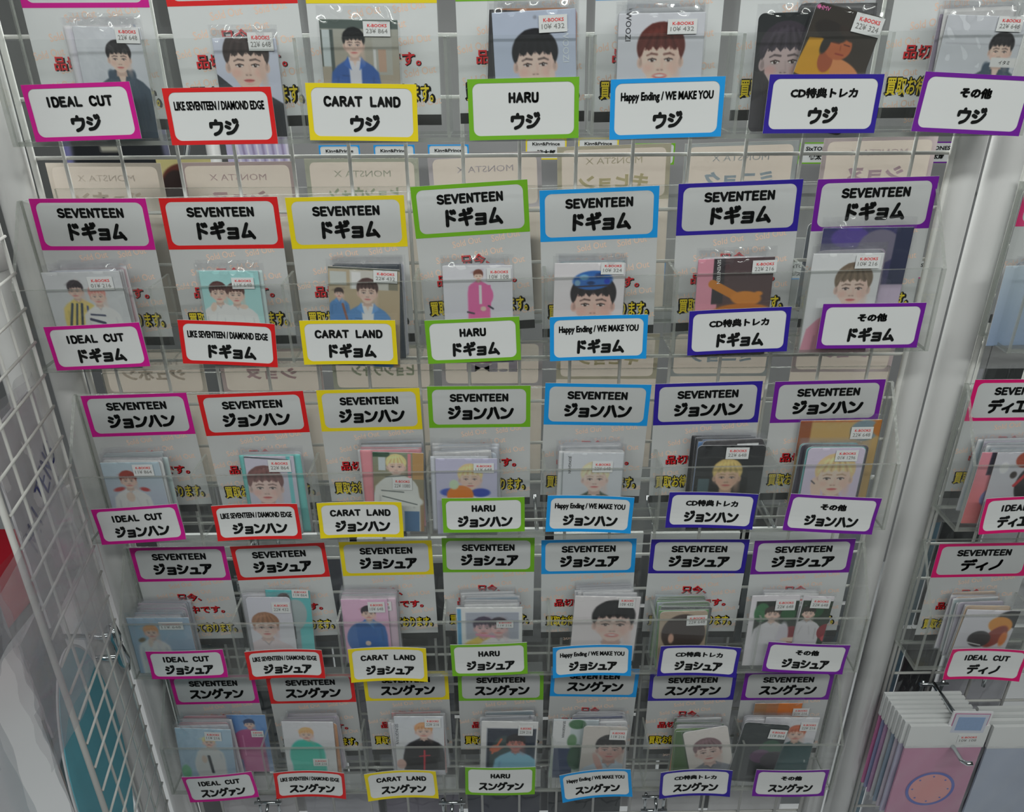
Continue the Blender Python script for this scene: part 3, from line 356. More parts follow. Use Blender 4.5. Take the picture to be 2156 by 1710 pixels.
ZB={(0, 0): -0.0715, (0, 1): -0.071, (0, 2): -0.0706, (0, 3): -0.0699, (0, 4): -0.0694, (0, 5): -0.0688, (0, 6): -0.0681, (1, 0): -0.2597, (1, 1): -0.2575, (1, 2): -0.2556, (1, 3): -0.254, (1, 4): -0.2523, (1, 5): -0.2503, (1, 6): -0.2484, (2, 0): -0.4399, (2, 1): -0.4389, (2, 2): -0.4379, (2, 3): -0.4375, (2, 4): -0.4365, (2, 5): -0.4355, (2, 6): -0.4347, (3, 0): -0.6153, (3, 1): -0.6159, (3, 2): -0.6163, (3, 3): -0.6168, (3, 4): -0.6174, (3, 5): -0.6178, (3, 6): -0.6184, (4, 0): -0.796, (4, 1): -0.7968, (4, 2): -0.7983, (4, 3): -0.7994, (4, 4): -0.8004, (4, 5): -0.8021, (4, 6): -0.8031, (1, 7): -0.2532, (2, 7): -0.437, (3, 7): -0.617}
STACKS=[(0, 0, 4, [(196, 210, 226),
 (216, 214, 226),
 (200, 206, 220)], 2, 8, 0, -0.2848, 0.016, 0.0078),
 (0, 1, 2, [(110, 206, 200),
 (226, 226, 232)], 1, 6, -1, -0.1851, 0.016, -0.0006),
 (0, 2, 0, [], 0, 0, 0, -0.0992, 0.014, 0.0118),
 (0, 3, 7, [(226, 200, 216),
 (60, 60, 64),
 (216, 216, 224),
 (232, 150, 90),
 (214, 200, 222),
 (70, 66, 70)], 6, 1, 3, 0.0294, 0.007, 0.0153),
 (0, 4, 8, [(232, 232, 236),
 (90, 76, 70),
 (222, 226, 232),
 (60, 60, 60),
 (200, 206, 220)], 6, 1, 3, 0.1231, 0.006, 0.0144),
 (0, 5, 4, [(60, 60, 60),
 (226, 226, 230),
 (90, 90, 92)], 4, -14, 0, 0.2623, 0.008, 0.0204),
 (0, 6, 6, [(232, 232, 236),
 (216, 190, 170),
 (150, 140, 160),
 (226, 226, 232)], 4, -3, 4, 0.3631, 0.008, 0.0132),
 (1, 0, 9, [(190, 206, 222),
 (226, 140, 150),
 (216, 216, 224),
 (110, 130, 150),
 (206, 210, 220)], 2, 6, 1, -0.3425, 0.004, -0.1746),
 (1, 1, 1, [(206, 226, 226)], 1, 1, 0, -0.2209, 0.004, -0.174),
 (1, 2, 6, [(110, 140, 200),
 (226, 226, 230),
 (90, 96, 130),
 (60, 70, 80)], 2, 4, 1, -0.1092, 0.004, -0.1708),
 (1, 3, 2, [(216, 216, 232),
 (226, 226, 236)], 1, -1, 0, -0.0156, 0.004, -0.1715),
 (1, 4, 5, [(226, 226, 230),
 (160, 180, 186),
 (216, 216, 220)], 2, 4, 0, 0.0778, 0.004, -0.1698),
 (1, 5, 2, [(226, 222, 226),
 (214, 214, 220)], 1, -2, 1, 0.1986, 0.004, -0.1675),
 (1, 6, 3, [(206, 190, 214),
 (150, 150, 160),
 (226, 226, 232)], 3, 6, -6, 0.2914, 0.004, -0.1635),
 (1, 7, 6, [(170, 190, 216),
 (206, 206, 214)], 2, 0, 0, 0.464, 0.02, -0.1798),
 (2, 0, 9, [(196, 214, 214),
 (226, 230, 232),
 (190, 206, 206),
 (206, 210, 216)], 3, 4, 2, -0.341, 0.004, -0.3549),
 (2, 1, 3, [(120, 204, 200),
 (216, 220, 226)], 1, 1, 0, -0.2133, 0.0075, -0.3514),
 (2, 2, 10, [(176, 210, 230),
 (236, 150, 160),
 (226, 230, 236),
 (180, 206, 226),
 (60, 80, 80)], 3, -8, 2, -0.0935, 0.0085, -0.3489),
 (2, 3, 12, [(206, 216, 232),
 (232, 232, 236),
 (216, 220, 230),
 (190, 200, 220)], 6, 0, 4, -0.0301, 0.004, -0.354),
 (2, 4, 9, [(226, 228, 232),
 (206, 216, 216),
 (226, 226, 230),
 (196, 206, 206)], 3, -2, 2, 0.0883, 0.004, -0.3493),
 (2, 5, 9, [(50, 50, 52),
 (216, 206, 216),
 (226, 226, 230),
 (60, 56, 60),
 (100, 150, 210)], 5, -3, 3, 0.2185, 0.011, -0.3471),
 (2, 6, 5, [(60, 50, 60),
 (120, 210, 210),
 (226, 226, 232),
 (80, 76, 90)], 8, 2, 0, 0.316, 0.007, -0.3486),
 (2, 7, 11, [(190, 210, 216),
 (206, 200, 216),
 (180, 200, 210),
 (214, 222, 226)], 3, -8, 4, 0.4961, 0.006, -0.3551),
 (3, 0, 14, [(206, 190, 206),
 (190, 196, 206),
 (216, 200, 214),
 (176, 186, 200),
 (200, 204, 210)], 2, 3, 1, -0.3527, 0.005, -0.5391),
 (3, 1, 2, [(222, 222, 230),
 (206, 216, 220)], 1, 0, 0, -0.2436, 0.024, -0.5296),
 (3, 2, 10, [(226, 200, 216),
 (216, 214, 224),
 (230, 214, 220),
 (190, 200, 206)], 2, 2, 1, -0.142, 0.0175, -0.5288),
 (3, 3, 12, [(206, 216, 226),
 (226, 230, 234),
 (120, 180, 214),
 (216, 222, 230)], 3, 1, 3, -0.0117, 0.005, -0.5307),
 (3, 4, 9, [(230, 226, 230),
 (100, 150, 90),
 (210, 210, 214),
 (230, 230, 232)], 5, -2, 3, 0.1123, 0.018, -0.5284),
 (3, 5, 13, [(120, 150, 110),
 (216, 220, 214),
 (70, 76, 76),
 (190, 206, 210),
 (110, 170, 90),
 (226, 226, 226)], 5, 4, 3, 0.1895, 0.004, -0.5388),
 (3, 6, 3, [(226, 230, 226),
 (232, 232, 236)], 3, 6, 5, 0.2842, 0.008, -0.5292),
 (3, 7, 12, [(206, 196, 212),
 (176, 206, 206),
 (226, 222, 230),
 (196, 190, 206),
 (230, 200, 170)], 5, -6, 4, 0.5153, 0.007, -0.5433),
 (4, 0, 9, [(226, 216, 222),
 (236, 170, 180),
 (220, 214, 224),
 (206, 210, 220)], 2, 0, 1, -0.339, 0.0145, -0.7065),
 (4, 1, 10, [(216, 206, 222),
 (226, 220, 230),
 (200, 196, 210),
 (206, 150, 110)], 3, 2, 1, -0.2212, 0.0175, -0.7078),
 (4, 2, 11, [(216, 214, 230),
 (226, 150, 150),
 (226, 226, 232),
 (110, 130, 170)], 5, -4, 1, -0.0942, 0.0158, -0.7093),
 (4, 3, 12, [(206, 204, 230),
 (216, 220, 232),
 (110, 170, 190),
 (226, 226, 232)], 5, -3, 2, 0.0092, 0.0141, -0.7104),
 (4, 4, 9, [(220, 222, 230),
 (200, 196, 206),
 (90, 100, 150),
 (226, 226, 230)], 4, -6, 2, 0.1177, 0.008, -0.7117),
 (4, 5, 12, [(110, 160, 60),
 (206, 216, 206),
 (90, 120, 80),
 (216, 210, 226),
 (220, 130, 60)], 5, -3, 3, 0.2318, 0.011, -0.722),
 (4, 6, 4, [(226, 224, 232),
 (226, 226, 232)], 4, -2, 0, 0.3014, 0.009, -0.7138)]
PRICES=['22¥ 648','23¥ 864','10¥ 432','22¥ 324','01¥ 216','11¥ 648','22¥ 432','10¥ 108','10¥ 324','22¥ 216','10¥ 216','11¥ 864','22¥ 864','22¥ 1080','01¥ 1296','10¥ 648','11¥ 216']
specs=[('K-BOOKS',.02),('Sold Out',.012),('只今、',.05),('品切れ中です。',.05),('買取お待ちしております。',.06),('買取お待ちしております。',.02),('只今、',.02),('品切れ中です。',.02),
 ('LIKE SEVENTEEN / DIAMOND EDGE',.01),('Happy Ending / WE MAKE YOU',.008),('CD特典トレカ',.01),('その他',.015),('King&Prince',.03),('慎太郎',.05),('SixTONES',.03),
 ('キヒョン',.05),('ミニョク',.05),('ヒョンウォン',.05),('ジュホン',.05),('ショヌ',.05),('I.M',.05),('MONSTA X',.0),('ー',.03)]
specs+=[(p_,.0) for p_ in PRICES]
for cd in CARDS:
    for t_ in cd[11]: specs.append((t_[3],.01))
font_prep(list(dict.fromkeys(specs)))
GROUPN=['ウジ','ドギョム','ジョンハン','ジョシュア','スングァン']
COLN=['magenta','red','yellow','green','light blue','navy','purple','crimson']
ROWN=['top','second','third','fourth','bottom']
RDESC=['top rack','second rack down','third rack down','fourth rack down','bottom rack']

# ------------------------------------------------ paper pieces
def rounded_ring(w,h,ix,iz,r,bend,y):
    """frame between the outer rectangle and a rounded inner window"""
    a=w/2-ix;b=h/2-iz; inner=[];outer=[]
    def seg(p,q,P,Q,n):
        for i in range(n):
            t=i/n; inner.append((p[0]+(q[0]-p[0])*t,p[1]+(q[1]-p[1])*t)); outer.append((P[0]+(Q[0]-P[0])*t,P[1]+(Q[1]-P[1])*t))
    def arc(cx,cz,a0,P):
        for i in range(6):
            t=a0+PI/2*i/6; inner.append((cx+r*math.cos(t),cz+r*math.sin(t))); 
            k=i/6; outer.append(P(k))
    seg((-a+r,-b),(a-r,-b),(-a+r,-h/2),(a-r,-h/2),10); arc(a-r,-b+r,-PI/2,lambda k:(a-r+(w/2-a+r)*min(1,k*2),-h/2+(h/2-b+r)*max(0,k*2-1)))
    seg((a,-b+r),(a,b-r),(w/2,-b+r),(w/2,b-r),4); arc(a-r,b-r,0,lambda k:(w/2-(w/2-a+r)*max(0,k*2-1),b-r+(h/2-b+r)*min(1,k*2)))
    seg((a-r,b),(-a+r,b),(a-r,h/2),(-a+r,h/2),10); arc(-a+r,b-r,PI/2,lambda k:(-a+r-(w/2-a+r)*min(1,k*2),h/2-(h/2-b+r)*max(0,k*2-1)))
    seg((-a,b-r),(-a,-b+r),(-w/2,b-r),(-w/2,-b+r),4); arc(-a+r,-b+r,PI,lambda k:(-w/2+(w/2-a+r)*max(0,k*2-1),-b+r-(h/2-b+r)*min(1,k*2)))
    n=len(inner); V=[(x,y+bend(x,z),z) for x,z in outer]+[(x,y+bend(x,z),z) for x,z in inner]
    return V,[(i,(i+1)%n,(i+1)%n+n,i+n) for i in range(n)]
def slab(w,z0,z1,t,bend,nx=12,nz=1):
    V=[];F=[]; m=nz+1
    for s in (0,1):
        for i in range(nx+1):
            x=-w/2+w*i/nx
            for j in range(m): z=z0+(z1-z0)*j/nz; V.append((x,bend(x,z)+s*t,z))
    k=m*(nx+1)
    for i in range(nx):
        for j in range(nz):
            a=m*i+j; F+= [(a,a+m,a+m+1,a+1),(k+a,k+a+1,k+a+m+1,k+a+m)]
        a=m*i; b=m*i+nz; F+=[(a,k+a,k+a+m,a+m),(b,b+m,k+b+m,k+b)]
    for j in range(nz):
        e=m*nx+j; F+=[(j,j+1,k+j+1,k+j),(e,k+e,k+e+1,e+1)]
    return V,F
def mk(name,pairs,mats,parent,smooth=False,label=None):
    mb=MB()
    for i,(V,F) in enumerate(pairs): mb.add(V,F,i if len(mats)>1 else 0)
    return tag(link(name,mb.mesh(name,mats,smooth),parent),label)
TOPL=[('IDEAL CUT','s'),('LIKE SEVENTEEN / DIAMOND EDGE','f'),('CARAT LAND','s'),('HARU','s'),('Happy Ending / WE MAKE YOU','f'),('CD特典トレカ','f'),('その他','f'),('IDEAL CUT','s')]
def kana(txt,scale):
    n=len(txt); wid={2:.0098,3:.0105,4:.0094,5:.0090}[n]*scale
    return stroke_text(txt,.0098*scale,wid,(.0022 if n<4 else .0016)*scale,.0025*scale,.04)
def sign(r,c,x,z,rot,w,h):
    ends={0:.0006,1:.0010,2:.0016,3:.0026,4:.0034}[r]; sg=1 if (r*3+c)%3 else -.4
    bend=lambda X,Z: -ends*(abs(X)/(w/2))**2*sg - (.0022 if r>1 else .0006)*max(0,-Z/(h/2))**2
    mb=MB(); V,F=slab(w,-h/2,h/2,.0004,bend,12,8); mb.add(V,F)
    o=link('name_card',mb.mesh('name_card',paper),None,(x,-.0048,z),(0,-math.radians(rot),0))
    rk='right-hand stand, %s rack level'%ROWN[r] if c==7 else RDESC[r]
    tag(o,'%s-bordered name card stuck to the acrylic front, %s'%(COLN[c],rk),'name card','name cards on the acrylic fronts')
    mk('border',[rounded_ring(w,h,.0035,.0030,.005,bend,-.0003)],[FM[c]],o,label='%s printed border'%COLN[c])
    t,k=TOPL[c]
    if k=='s': VF=stroke_text(t,.0058,.0068,.0014,.00175)
    elif c==1: VF=bold(font_text(t,.01,w*.83,.0060),.00018)
    elif c==4: VF=bold(font_text(t,.008,w*.81,.0074),.00022)
    elif c==5: VF=bold(font_text(t,.01,w*.585,.0066),.00032)
    else: VF=bold(font_text(t,.015,w*.28,.0066),.0004)
    txt=GROUPN[r] if c<7 else {2:'ディエイト',3:'ディノ'}[r]
    mk('lettering',[place(VF,0,h*.19,0,-.0004,bend)],[black],o)
    mk('lettering',[place(kana(txt,1.0),0.001,-h*.20,0,-.0004,bend)],[black],o)
# header sheet: origin at bottom centre of its printed frame
B0=lambda x,z:0
def text_pair(a,b,w,h,x,z,y,sh):
    A=place(font_text(*a,w,h),x+sh,z-sh,0,y+.0001); B=place(font_text(*b,w,h),x,z,0,y); return A,B
def make_header_meshes():
    M={}
    mb=MB(); mb.add(*slab(.0985,-.0875,.0435,.0004,B0,4)); M['sheet']=mb.mesh('header_card',header_paper)
    mb=MB()
    for j in range(8):
        for i in range(-2,3):
            x=i*.034+(.017 if j%2 else 0)-.006+j*.0015; z=-.005-.0115*j+x*.10
            if abs(x)<.0385: mb.add(*place(font_text('Sold Out',.012,.025,.0058),x,z,math.radians(9),-.0001))
    M['pattern']=mb.mesh('sold_out_pattern',peach)
    mb=MB()
    for a,b,w,h,x,z in ((('只今、',.05),('只今、',.02),.026,.0105,0,-.0215),(('品切れ中です。',.05),('品切れ中です。',.02),.070,.0105,0,-.0385)):
        A,B=text_pair(a,b,w,h,x,z,-.0003,.0007); mb.add(*A,1); mb.add(*B,0)
    M['red']=mb.mesh('red_notice',[mat('red_ink',(206,24,34)),black])
    A,B=text_pair(('買取お待ちしております。',.06),('買取お待ちしております。',.02),.089,.0145,0,-.0635,-.0003,.0004)
    mb=MB(); 
    for dx,dz in ((-.0006,0),(.0006,0),(0,.0006),(.0009,-.0009)): mb.add(*place(font_text('買取お待ちしております。',.06,.089,.0145),dx,-.0635+dz,0,-.0002),1)
    mb.add(*place(font_text('買取お待ちしております。',.02,.087,.0138),0,-.0635,0,-.0004),0)
    M['yellow']=mb.mesh('yellow_notice',[yel,black])
    mb=MB(); mb.box(-.04925,-.0003,-.0875,.04925,0,-.0795); M['bar']=mb.mesh('black_bar',black_bar)
    for c in range(8):
        mb=MB(); V,F=rounded_ring(.0985,.0435,.0042,.0034,.0055,B0,-.0002); mb.add([(x,y,z+.02175) for x,y,z in V],F); M['frame%d'%c]=mb.mesh('frame',FM[c])
    mb=MB(); mb.add(*place(stroke_text('SEVENTEEN',.0064,.0076,.0014,.0020),0,.0315,0,-.0004)); M['seven']=mb.mesh('lettering',black)
    for r,t in enumerate(GROUPN+['ディエイト','ディノ']):
        mb=MB(); mb.add(*place(kana(t,1.22),.001,.0155,0,-.0004)); M['k%d'%r]=mb.mesh('lettering',black)
    return M
HM=make_header_meshes()
def header(r,c,x,z,rot,w,h):
    o=link('header_card',HM['sheet'],None,(x,.038 - .0006*(c%2),z),(0,-math.radians(rot),0)); o.scale=(w/.0985,1,1)
    rk='right-hand stand, %s rack level'%ROWN[r] if c==7 else RDESC[r]
    tag(o,'tall sheet with %s heading frame and sold-out notice, %s'%(COLN[c],rk),'header card','header sheets standing at the back of the pockets')
    kk='k%d'%r if c<7 else {1:'k5',2:'k5',3:'k6'}[r]
    for nm,me in (('frame','frame%d'%c),('lettering','seven'),('lettering',kk),('sold_out_pattern','pattern'),('red_notice','red'),('yellow_notice','yellow'),('black_bar','bar')):
        link(nm,HM[me],o)

# ------------------------------------------------ card painter
def paint(w,h,nx,ops,ny):
    X,Y=np.meshgrid(np.linspace(0,w,nx),np.linspace(0,h,ny)); C=np.zeros((ny,nx,3))
    px=w/(nx-1)*1.2
    def put(mask,col):
        c=np.array(col,float); C[:]=C*(1-mask[...,None])+c*mask[...,None]
    def sm(d): return np.clip(.5-d/px/1.0,0,1)      # signed distance (mm) -> coverage
    def ell(cx,cy,rx,ry,rot,col,soft=1):
        t=math.radians(rot); dx=X-cx; dy=Y-cy; a=dx*math.cos(t)+dy*math.sin(t); b=-dx*math.sin(t)+dy*math.cos(t)
        rx=max(rx,.2);ry=max(ry,.2); d=(np.sqrt((a/rx)**2+(b/ry)**2)-1)*min(rx,ry); put(np.clip(.5-d/(px*soft),0,1),col)
    def line(x0,y0,x1,y1,wd,col,soft=1):
        dx,dy=x1-x0,y1-y0; L=dx*dx+dy*dy or 1e-9; t=np.clip(((X-x0)*dx+(Y-y0)*dy)/L,0,1); d=np.hypot(X-x0-t*dx,Y-y0-t*dy)-wd/2; put(np.clip(.5-d/(px*soft),0,1)*min(1,wd/px*1.5),col)
    def poly(pts,col,soft=1):
        ins=np.zeros(X.shape,bool); dm=np.full(X.shape,1e9); n=len(pts)
        for i in range(n):
            x0,y0=pts[i];x1,y1=pts[(i+1)%n]
            if abs(y1-y0)>1e-9:
                ins^=((Y<y0)!=(Y<y1))&(X<(x1-x0)*(Y-y0)/(y1-y0)+x0)
            dx,dy=x1-x0,y1-y0; L=dx*dx+dy*dy or 1e-9; t=np.clip(((X-x0)*dx+(Y-y0)*dy)/L,0,1); dm=np.minimum(dm,np.hypot(X-x0-t*dx,Y-y0-t*dy))
        put(np.clip(.5-np.where(ins,-dm,dm)/(px*soft),0,1),col)
    def mulc(c,k): return tuple(min(255,max(0,x*k)) for x in c)
    def mixc(a,b,k): return tuple(x*(1-k)+y*k for x,y in zip(a,b))
    def portrait(x,y,s,hair,skin,cloth,style='',inner=None):
        big=style=='closeup'
        sh=mulc(skin,.88)
        # shoulders and clothes
        if s>0 and not (s>22 and big):
            ny_=y+.62*s
            poly([(x-.26*s,ny_),(x-.95*s,ny_+.42*s),(x-1.25*s,ny_+.75*s),(x-1.38*s,ny_+1.6*s),(x-1.4*s,h+5),(x+1.4*s,h+5),(x+1.38*s,ny_+1.6*s),(x+1.25*s,ny_+.75*s),(x+.95*s,ny_+.42*s),(x+.26*s,ny_)],cloth,2)
            for q in (-1,1):
                line(x+q*.95*s,ny_+1.0*s,x+q*1.02*s,ny_+2.2*s,.07*s,mulc(cloth,.84),3); line(x+q*.3*s,ny_+.8*s,x+q*.5*s,ny_+1.7*s,.06*s,mulc(cloth,.9),3)
            if style=='hood':
                ell(x,ny_+.18*s,.62*s,.36*s,0,mulc(cloth,.85),2); poly([(x-.22*s,ny_),(x,ny_+.85*s),(x+.22*s,ny_)],skin,2)
                ell(x-.42*s,ny_+.25*s,.22*s,.4*s,-20,mulc(cloth,1.08),2); ell(x+.42*s,ny_+.25*s,.22*s,.4*s,20,mulc(cloth,1.08),2); line(x,ny_+.9*s,x,ny_+2.2*s,.05*s,mulc(cloth,.7),2)
            elif style=='jacket':
                poly([(x-.34*s,ny_),(x-.22*s,h+2),(x+.26*s,h+2),(x+.34*s,ny_)],inner or (225,225,232),2)
                poly([(x-.2*s,ny_),(x,ny_+.45*s),(x+.2*s,ny_)],skin,2)
                poly([(x-.36*s,ny_-.05*s),(x-.62*s,ny_+.35*s),(x-.2*s,ny_+.62*s)],mulc(cloth,1.12),1.5); poly([(x+.36*s,ny_-.05*s),(x+.62*s,ny_+.35*s),(x+.22*s,ny_+.62*s)],mulc(cloth,1.12),1.5)
                line(x-.7*s,ny_+.9*s,x-.35*s,ny_+.92*s,.04*s,mulc(cloth,.75),1.5)
            else:
                poly([(x-.24*s,ny_-.02*s),(x,ny_+.34*s),(x+.24*s,ny_-.02*s)],skin,2)
                line(x-.26*s,ny_+.02*s,x,ny_+.38*s,.05*s,mulc(cloth,.8),1.5); line(x+.26*s,ny_+.02*s,x,ny_+.38*s,.05*s,mulc(cloth,.8),1.5)
        # neck
        poly([(x-.22*s,y+.35*s),(x+.22*s,y+.35*s),(x+.26*s,y+.78*s),(x-.26*s,y+.78*s)],mulc(skin,.86),2)
        # hair behind
        ell(x,y-.28*s,.60*s,.56*s,0,hair,1.5); 
        # ears
        for q in (-1,1): ell(x+q*.49*s,y+.06*s,.09*s,.15*s,q*-8,mulc(skin,.93),1.2); ell(x+q*.49*s,y+.07*s,.045*s,.09*s,q*-8,mulc(skin,.8),1.5)
        # face: forehead ellipse, tapering jaw
        ell(x,y-.08*s,.465*s,.50*s,0,skin,1.2)
        poly([(x-.46*s,y-.02*s),(x-.42*s,y+.26*s),(x-.26*s,y+.50*s),(x-.09*s,y+.62*s),(x+.09*s,y+.62*s),(x+.26*s,y+.50*s),(x+.42*s,y+.26*s),(x+.46*s,y-.02*s)],skin,1.3)
        lx=.10*s if style=='side' else 0
        if style=='small' or s<5:
            for q in (-1,1): line(x+q*.2*s-.07*s,y+.03*s,x+q*.2*s+.07*s,y+.03*s,.07*s,mulc(skin,.45),1)
            line(x-.1*s,y+.36*s,x+.1*s,y+.36*s,.07*s,(196,90,96),1)
        else:
            ell(x-.30*s,y+.2*s,.13*s,.1*s,0,mixc(skin,(236,150,140),.28),5); ell(x+.30*s,y+.2*s,.13*s,.1*s,0,mixc(skin,(236,150,140),.28),5)
            ell(x+.36*s,y+.12*s,.1*s,.4*s,-8,mulc(skin,.93),6)
            br=mixc(hair,(70,56,50),.4)
            for q in (-1,1):
                ex=x-lx+q*.205*s
                o_=q*.13*s; line(ex+o_,y-.085*s,ex+o_*.2,y-.128*s,.034*s,mixc(br,skin,.25),1.5); line(ex+o_*.2,y-.128*s,ex-o_*.9,y-.105*s,.045*s,mixc(br,skin,.25),1.5)
                ell(ex,y+.025*s,.105*s,.05*s,0,mulc(skin,.84),1.5)
                ell(ex,y+.025*s,.09*s,.036*s,0,(240,234,232),1)
                ell(ex,y+.024*s,.042*s,.042*s,0,(54,38,36),1)
                line(ex-.1*s,y+.012*s,ex,y-.014*s,.026*s,(60,44,42),1); line(ex,y-.014*s,ex+.1*s,y+.012*s,.026*s,(60,44,42),1)
                ell(ex+.012*s,y+.012*s,.010*s,.010*s,0,(240,240,240),1)
            nx_=x-lx*1.3
            line(nx_+.04*s,y+.02*s,nx_+.06*s,y+.20*s,.035*s,mulc(skin,.92),3)
            ell(nx_,y+.235*s,.085*s,.045*s,0,mulc(skin,.94),2)
            for q in (-1,1): ell(nx_+q*.05*s,y+.255*s,.024*s,.013*s,0,mulc(skin,.6),1.3)
            mx=x-lx*1.1
            if style=='smile':
                ell(mx,y+.395*s,.17*s,.062*s,0,(196,92,92),1.3); ell(mx,y+.385*s,.13*s,.030*s,0,(240,236,232),1)
            else:
                ell(mx,y+.385*s,.125*s,.030*s,0,(200,100,102),1.4); ell(mx,y+.408*s,.09*s,.028*s,0,(220,124,122),1.5); line(mx-.12*s,y+.388*s,mx+.12*s,y+.388*s,.013*s,(140,60,64),1.3)
            ell(mx,y+.475*s,.07*s,.02*s,0,mulc(skin,.92),2.5)
        # hair: top and fringe of tapering locks
        dk=mulc(hair,.82); lt=tuple(min(255,c_*1.16+8) for c_ in hair)
        poly([(x-.52*s,y-.02*s),(x-.585*s,y-.3*s),(x-.5*s,y-.6*s),(x-.25*s,y-.80*s),(x+.05*s,y-.84*s),(x+.34*s,y-.74*s),(x+.54*s,y-.5*s),(x+.585*s,y-.22*s),(x+.52*s,y+.02*s),(x+.47*s,y-.12*s),(x+.42*s,y-.26*s),(x+.33*s,y-.20*s),(x+.22*s,y-.30*s),(x+.12*s,y-.2*s),(x+.0*s,y-.31*s),(x-.1*s,y-.19*s),(x-.2*s,y-.29*s),(x-.3*s,y-.19*s),(x-.4*s,y-.27*s),(x-.46*s,y-.12*s)],hair,1.3)
        for k in range(9):
            t=(k-4)/4; x1=x+t*.50*s; line(x+t*.26*s,y-.74*s+abs(t)*.1*s,x1,y-.27*s+abs(t)*.06*s,.035*s,dk if k%2 else mixc(hair,lt,.6),2)
        ell(x-.12*s,y-.62*s,.2*s,.05*s,-14,mixc(hair,lt,.8),4)
    for op in ops:
        if op[0]=='bg':
            t=(Y/h)[...,None]; C[:]=np.array(op[1],float)*(1-t)+np.array(op[2],float)*t
        elif op[0]=='E': ell(*op[1:7],1.6)
        elif op[0]=='R': 
            d=np.maximum(np.maximum(op[1]-X,X-op[3]),np.maximum(op[2]-Y,Y-op[4])); put(np.clip(.5-d/px,0,1),op[5])
        elif op[0]=='L': line(*op[1:7])
        elif op[0]=='G': poly(op[1],op[2])
        elif op[0]=='P': portrait(*op[1:])
    C=np.clip(C/255,0,1); l=np.where(C<=.04045,C/12.92,((C+.055)/1.055)**2.4)
    return np.clip(l/WHITE*.80,.008,.88)
def card_mesh(w,h,nx,ops,rnd,border=0):
    w_,h_=w/1000,h/1000; ny=max(4,int(nx*h/w)); col=paint(w,h,nx,ops,ny)
    xs,zs=np.meshgrid(np.linspace(0,w_,nx),-np.linspace(0,h_,ny)); r=.0045 if rnd else .0006
    xs=xs.copy(); zs=zs.copy()
    for sx in (0,1):
        for sz in (0,1):
            cx=r if sx==0 else w_-r; cz=-r if sz==0 else -h_+r
            dx=xs-cx;dz=zs-cz; msk=((dx<0) if sx==0 else (dx>0))&((dz>0) if sz==0 else (dz<0)); d=np.maximum(np.hypot(dx,dz),1e-9); k=np.where(msk&(d>r),r/d,1); xs=np.where(msk,cx+dx*k,xs); zs=np.where(msk,cz+dz*k,zs)
    n=nx*ny; V=np.zeros((n+n*0,3)); V[:,0]=xs.ravel();V[:,2]=zs.ravel(); V[:,1]=-.0004
    idx=np.arange(n).reshape(ny,nx); A=idx[:-1,:-1].ravel();B=idx[1:,:-1].ravel();Cc=idx[1:,1:].ravel();D=idx[:-1,1:].ravel()
    F=np.stack([A,B,Cc,D],1)
    per=list(idx[0,:])+list(idx[1:,-1])+list(idx[-1,-2::-1])+list(idx[-2:0:-1,0])
    bv=V[per].copy(); bv[:,1]=.0004; m_=len(per)
    V=np.concatenate([V,bv]); S=np.array([(per[i],per[(i+1)%m_],n+(i+1)%m_,n+i) for i in range(m_)])
    me=bpy.data.meshes.new('photo_card'); nf=len(F)+len(S)
    me.vertices.add(len(V)); me.vertices.foreach_set('co',V.astype(np.float32).ravel())
    lv=np.concatenate([F.ravel(),S.ravel(),np.arange(n,n+m_)]).astype(np.int32); me.loops.add(len(lv)); me.loops.foreach_set('vertex_index',lv)
    me.polygons.add(nf+1); ls=np.concatenate([np.arange(nf)*4,[nf*4]]).astype(np.int32); me.polygons.foreach_set('loop_start',ls)
    me.polygons.foreach_set('material_index',np.concatenate([np.zeros(len(F)),np.ones(len(S)+1)]).astype(np.int32))
    me.materials.append(printed); me.materials.append(card_white)
    me.update(calc_edges=True); me.validate()
    a=me.color_attributes.new('Col','FLOAT_COLOR','POINT'); cc=np.ones((len(V),4)); cc[:n,:3]=col.reshape(-1,3); cc[n:,:3]=.7; a.data.foreach_set('color',cc.astype(np.float32).ravel())
    return me
def sleeve_mesh(w,h,amp,top=.008,nx=26,ny=34,sd=0,deep=False):
    """envelope of clear film around a card: front sheet crinkled, most of all in the empty flap above the card"""
    rs=np.random.RandomState(sd); w_=w/1000+.003; z0=-h/1000-.001; z1=top
    ph=rs.rand(6,3)*6.28; fq=[(rs.uniform(150,600),rs.uniform(150,500)) for _ in range(6)]
    V=[];F=[]
    for j in range(ny+1):
        t=j/ny; t=t**1.6 ; z=z1+(z0-z1)*t
        for i in range(nx+1):
            x=-.0015+w_*i/nx
            f=1 if z>-.002 else (.5 if deep else .22)*math.exp((z+.002)/(.03 if deep else .012))+.03
            e=min(1,(.5-abs(i/nx-.5))*10)
            q=sum(math.sin(fx*x+ph[k,0])*math.sin(fz*z+ph[k,1]) for k,(fx,fz) in enumerate(fq))/2.2
            V.append((x,-.0009-(q*amp*f*(.35+.65*e)),z + (rs.uniform(-1,1)*.0004 if j==0 else 0)))
    for j in range(ny):
        for i in range(nx):
            a=j*(nx+1)+i; F.append((a,a+nx+1,a+nx+2,a+1))
    n=len(V); V+=[(-.0015,.0009,z0),(-.0015+w_,.0009,z0),(-.0015+w_,.0009,z1),(-.0015,.0009,z1)]; F.append((n,n+1,n+2,n+3))
    mb=MB(); mb.add(V,F); return mb.mesh('sleeve',slv,True)
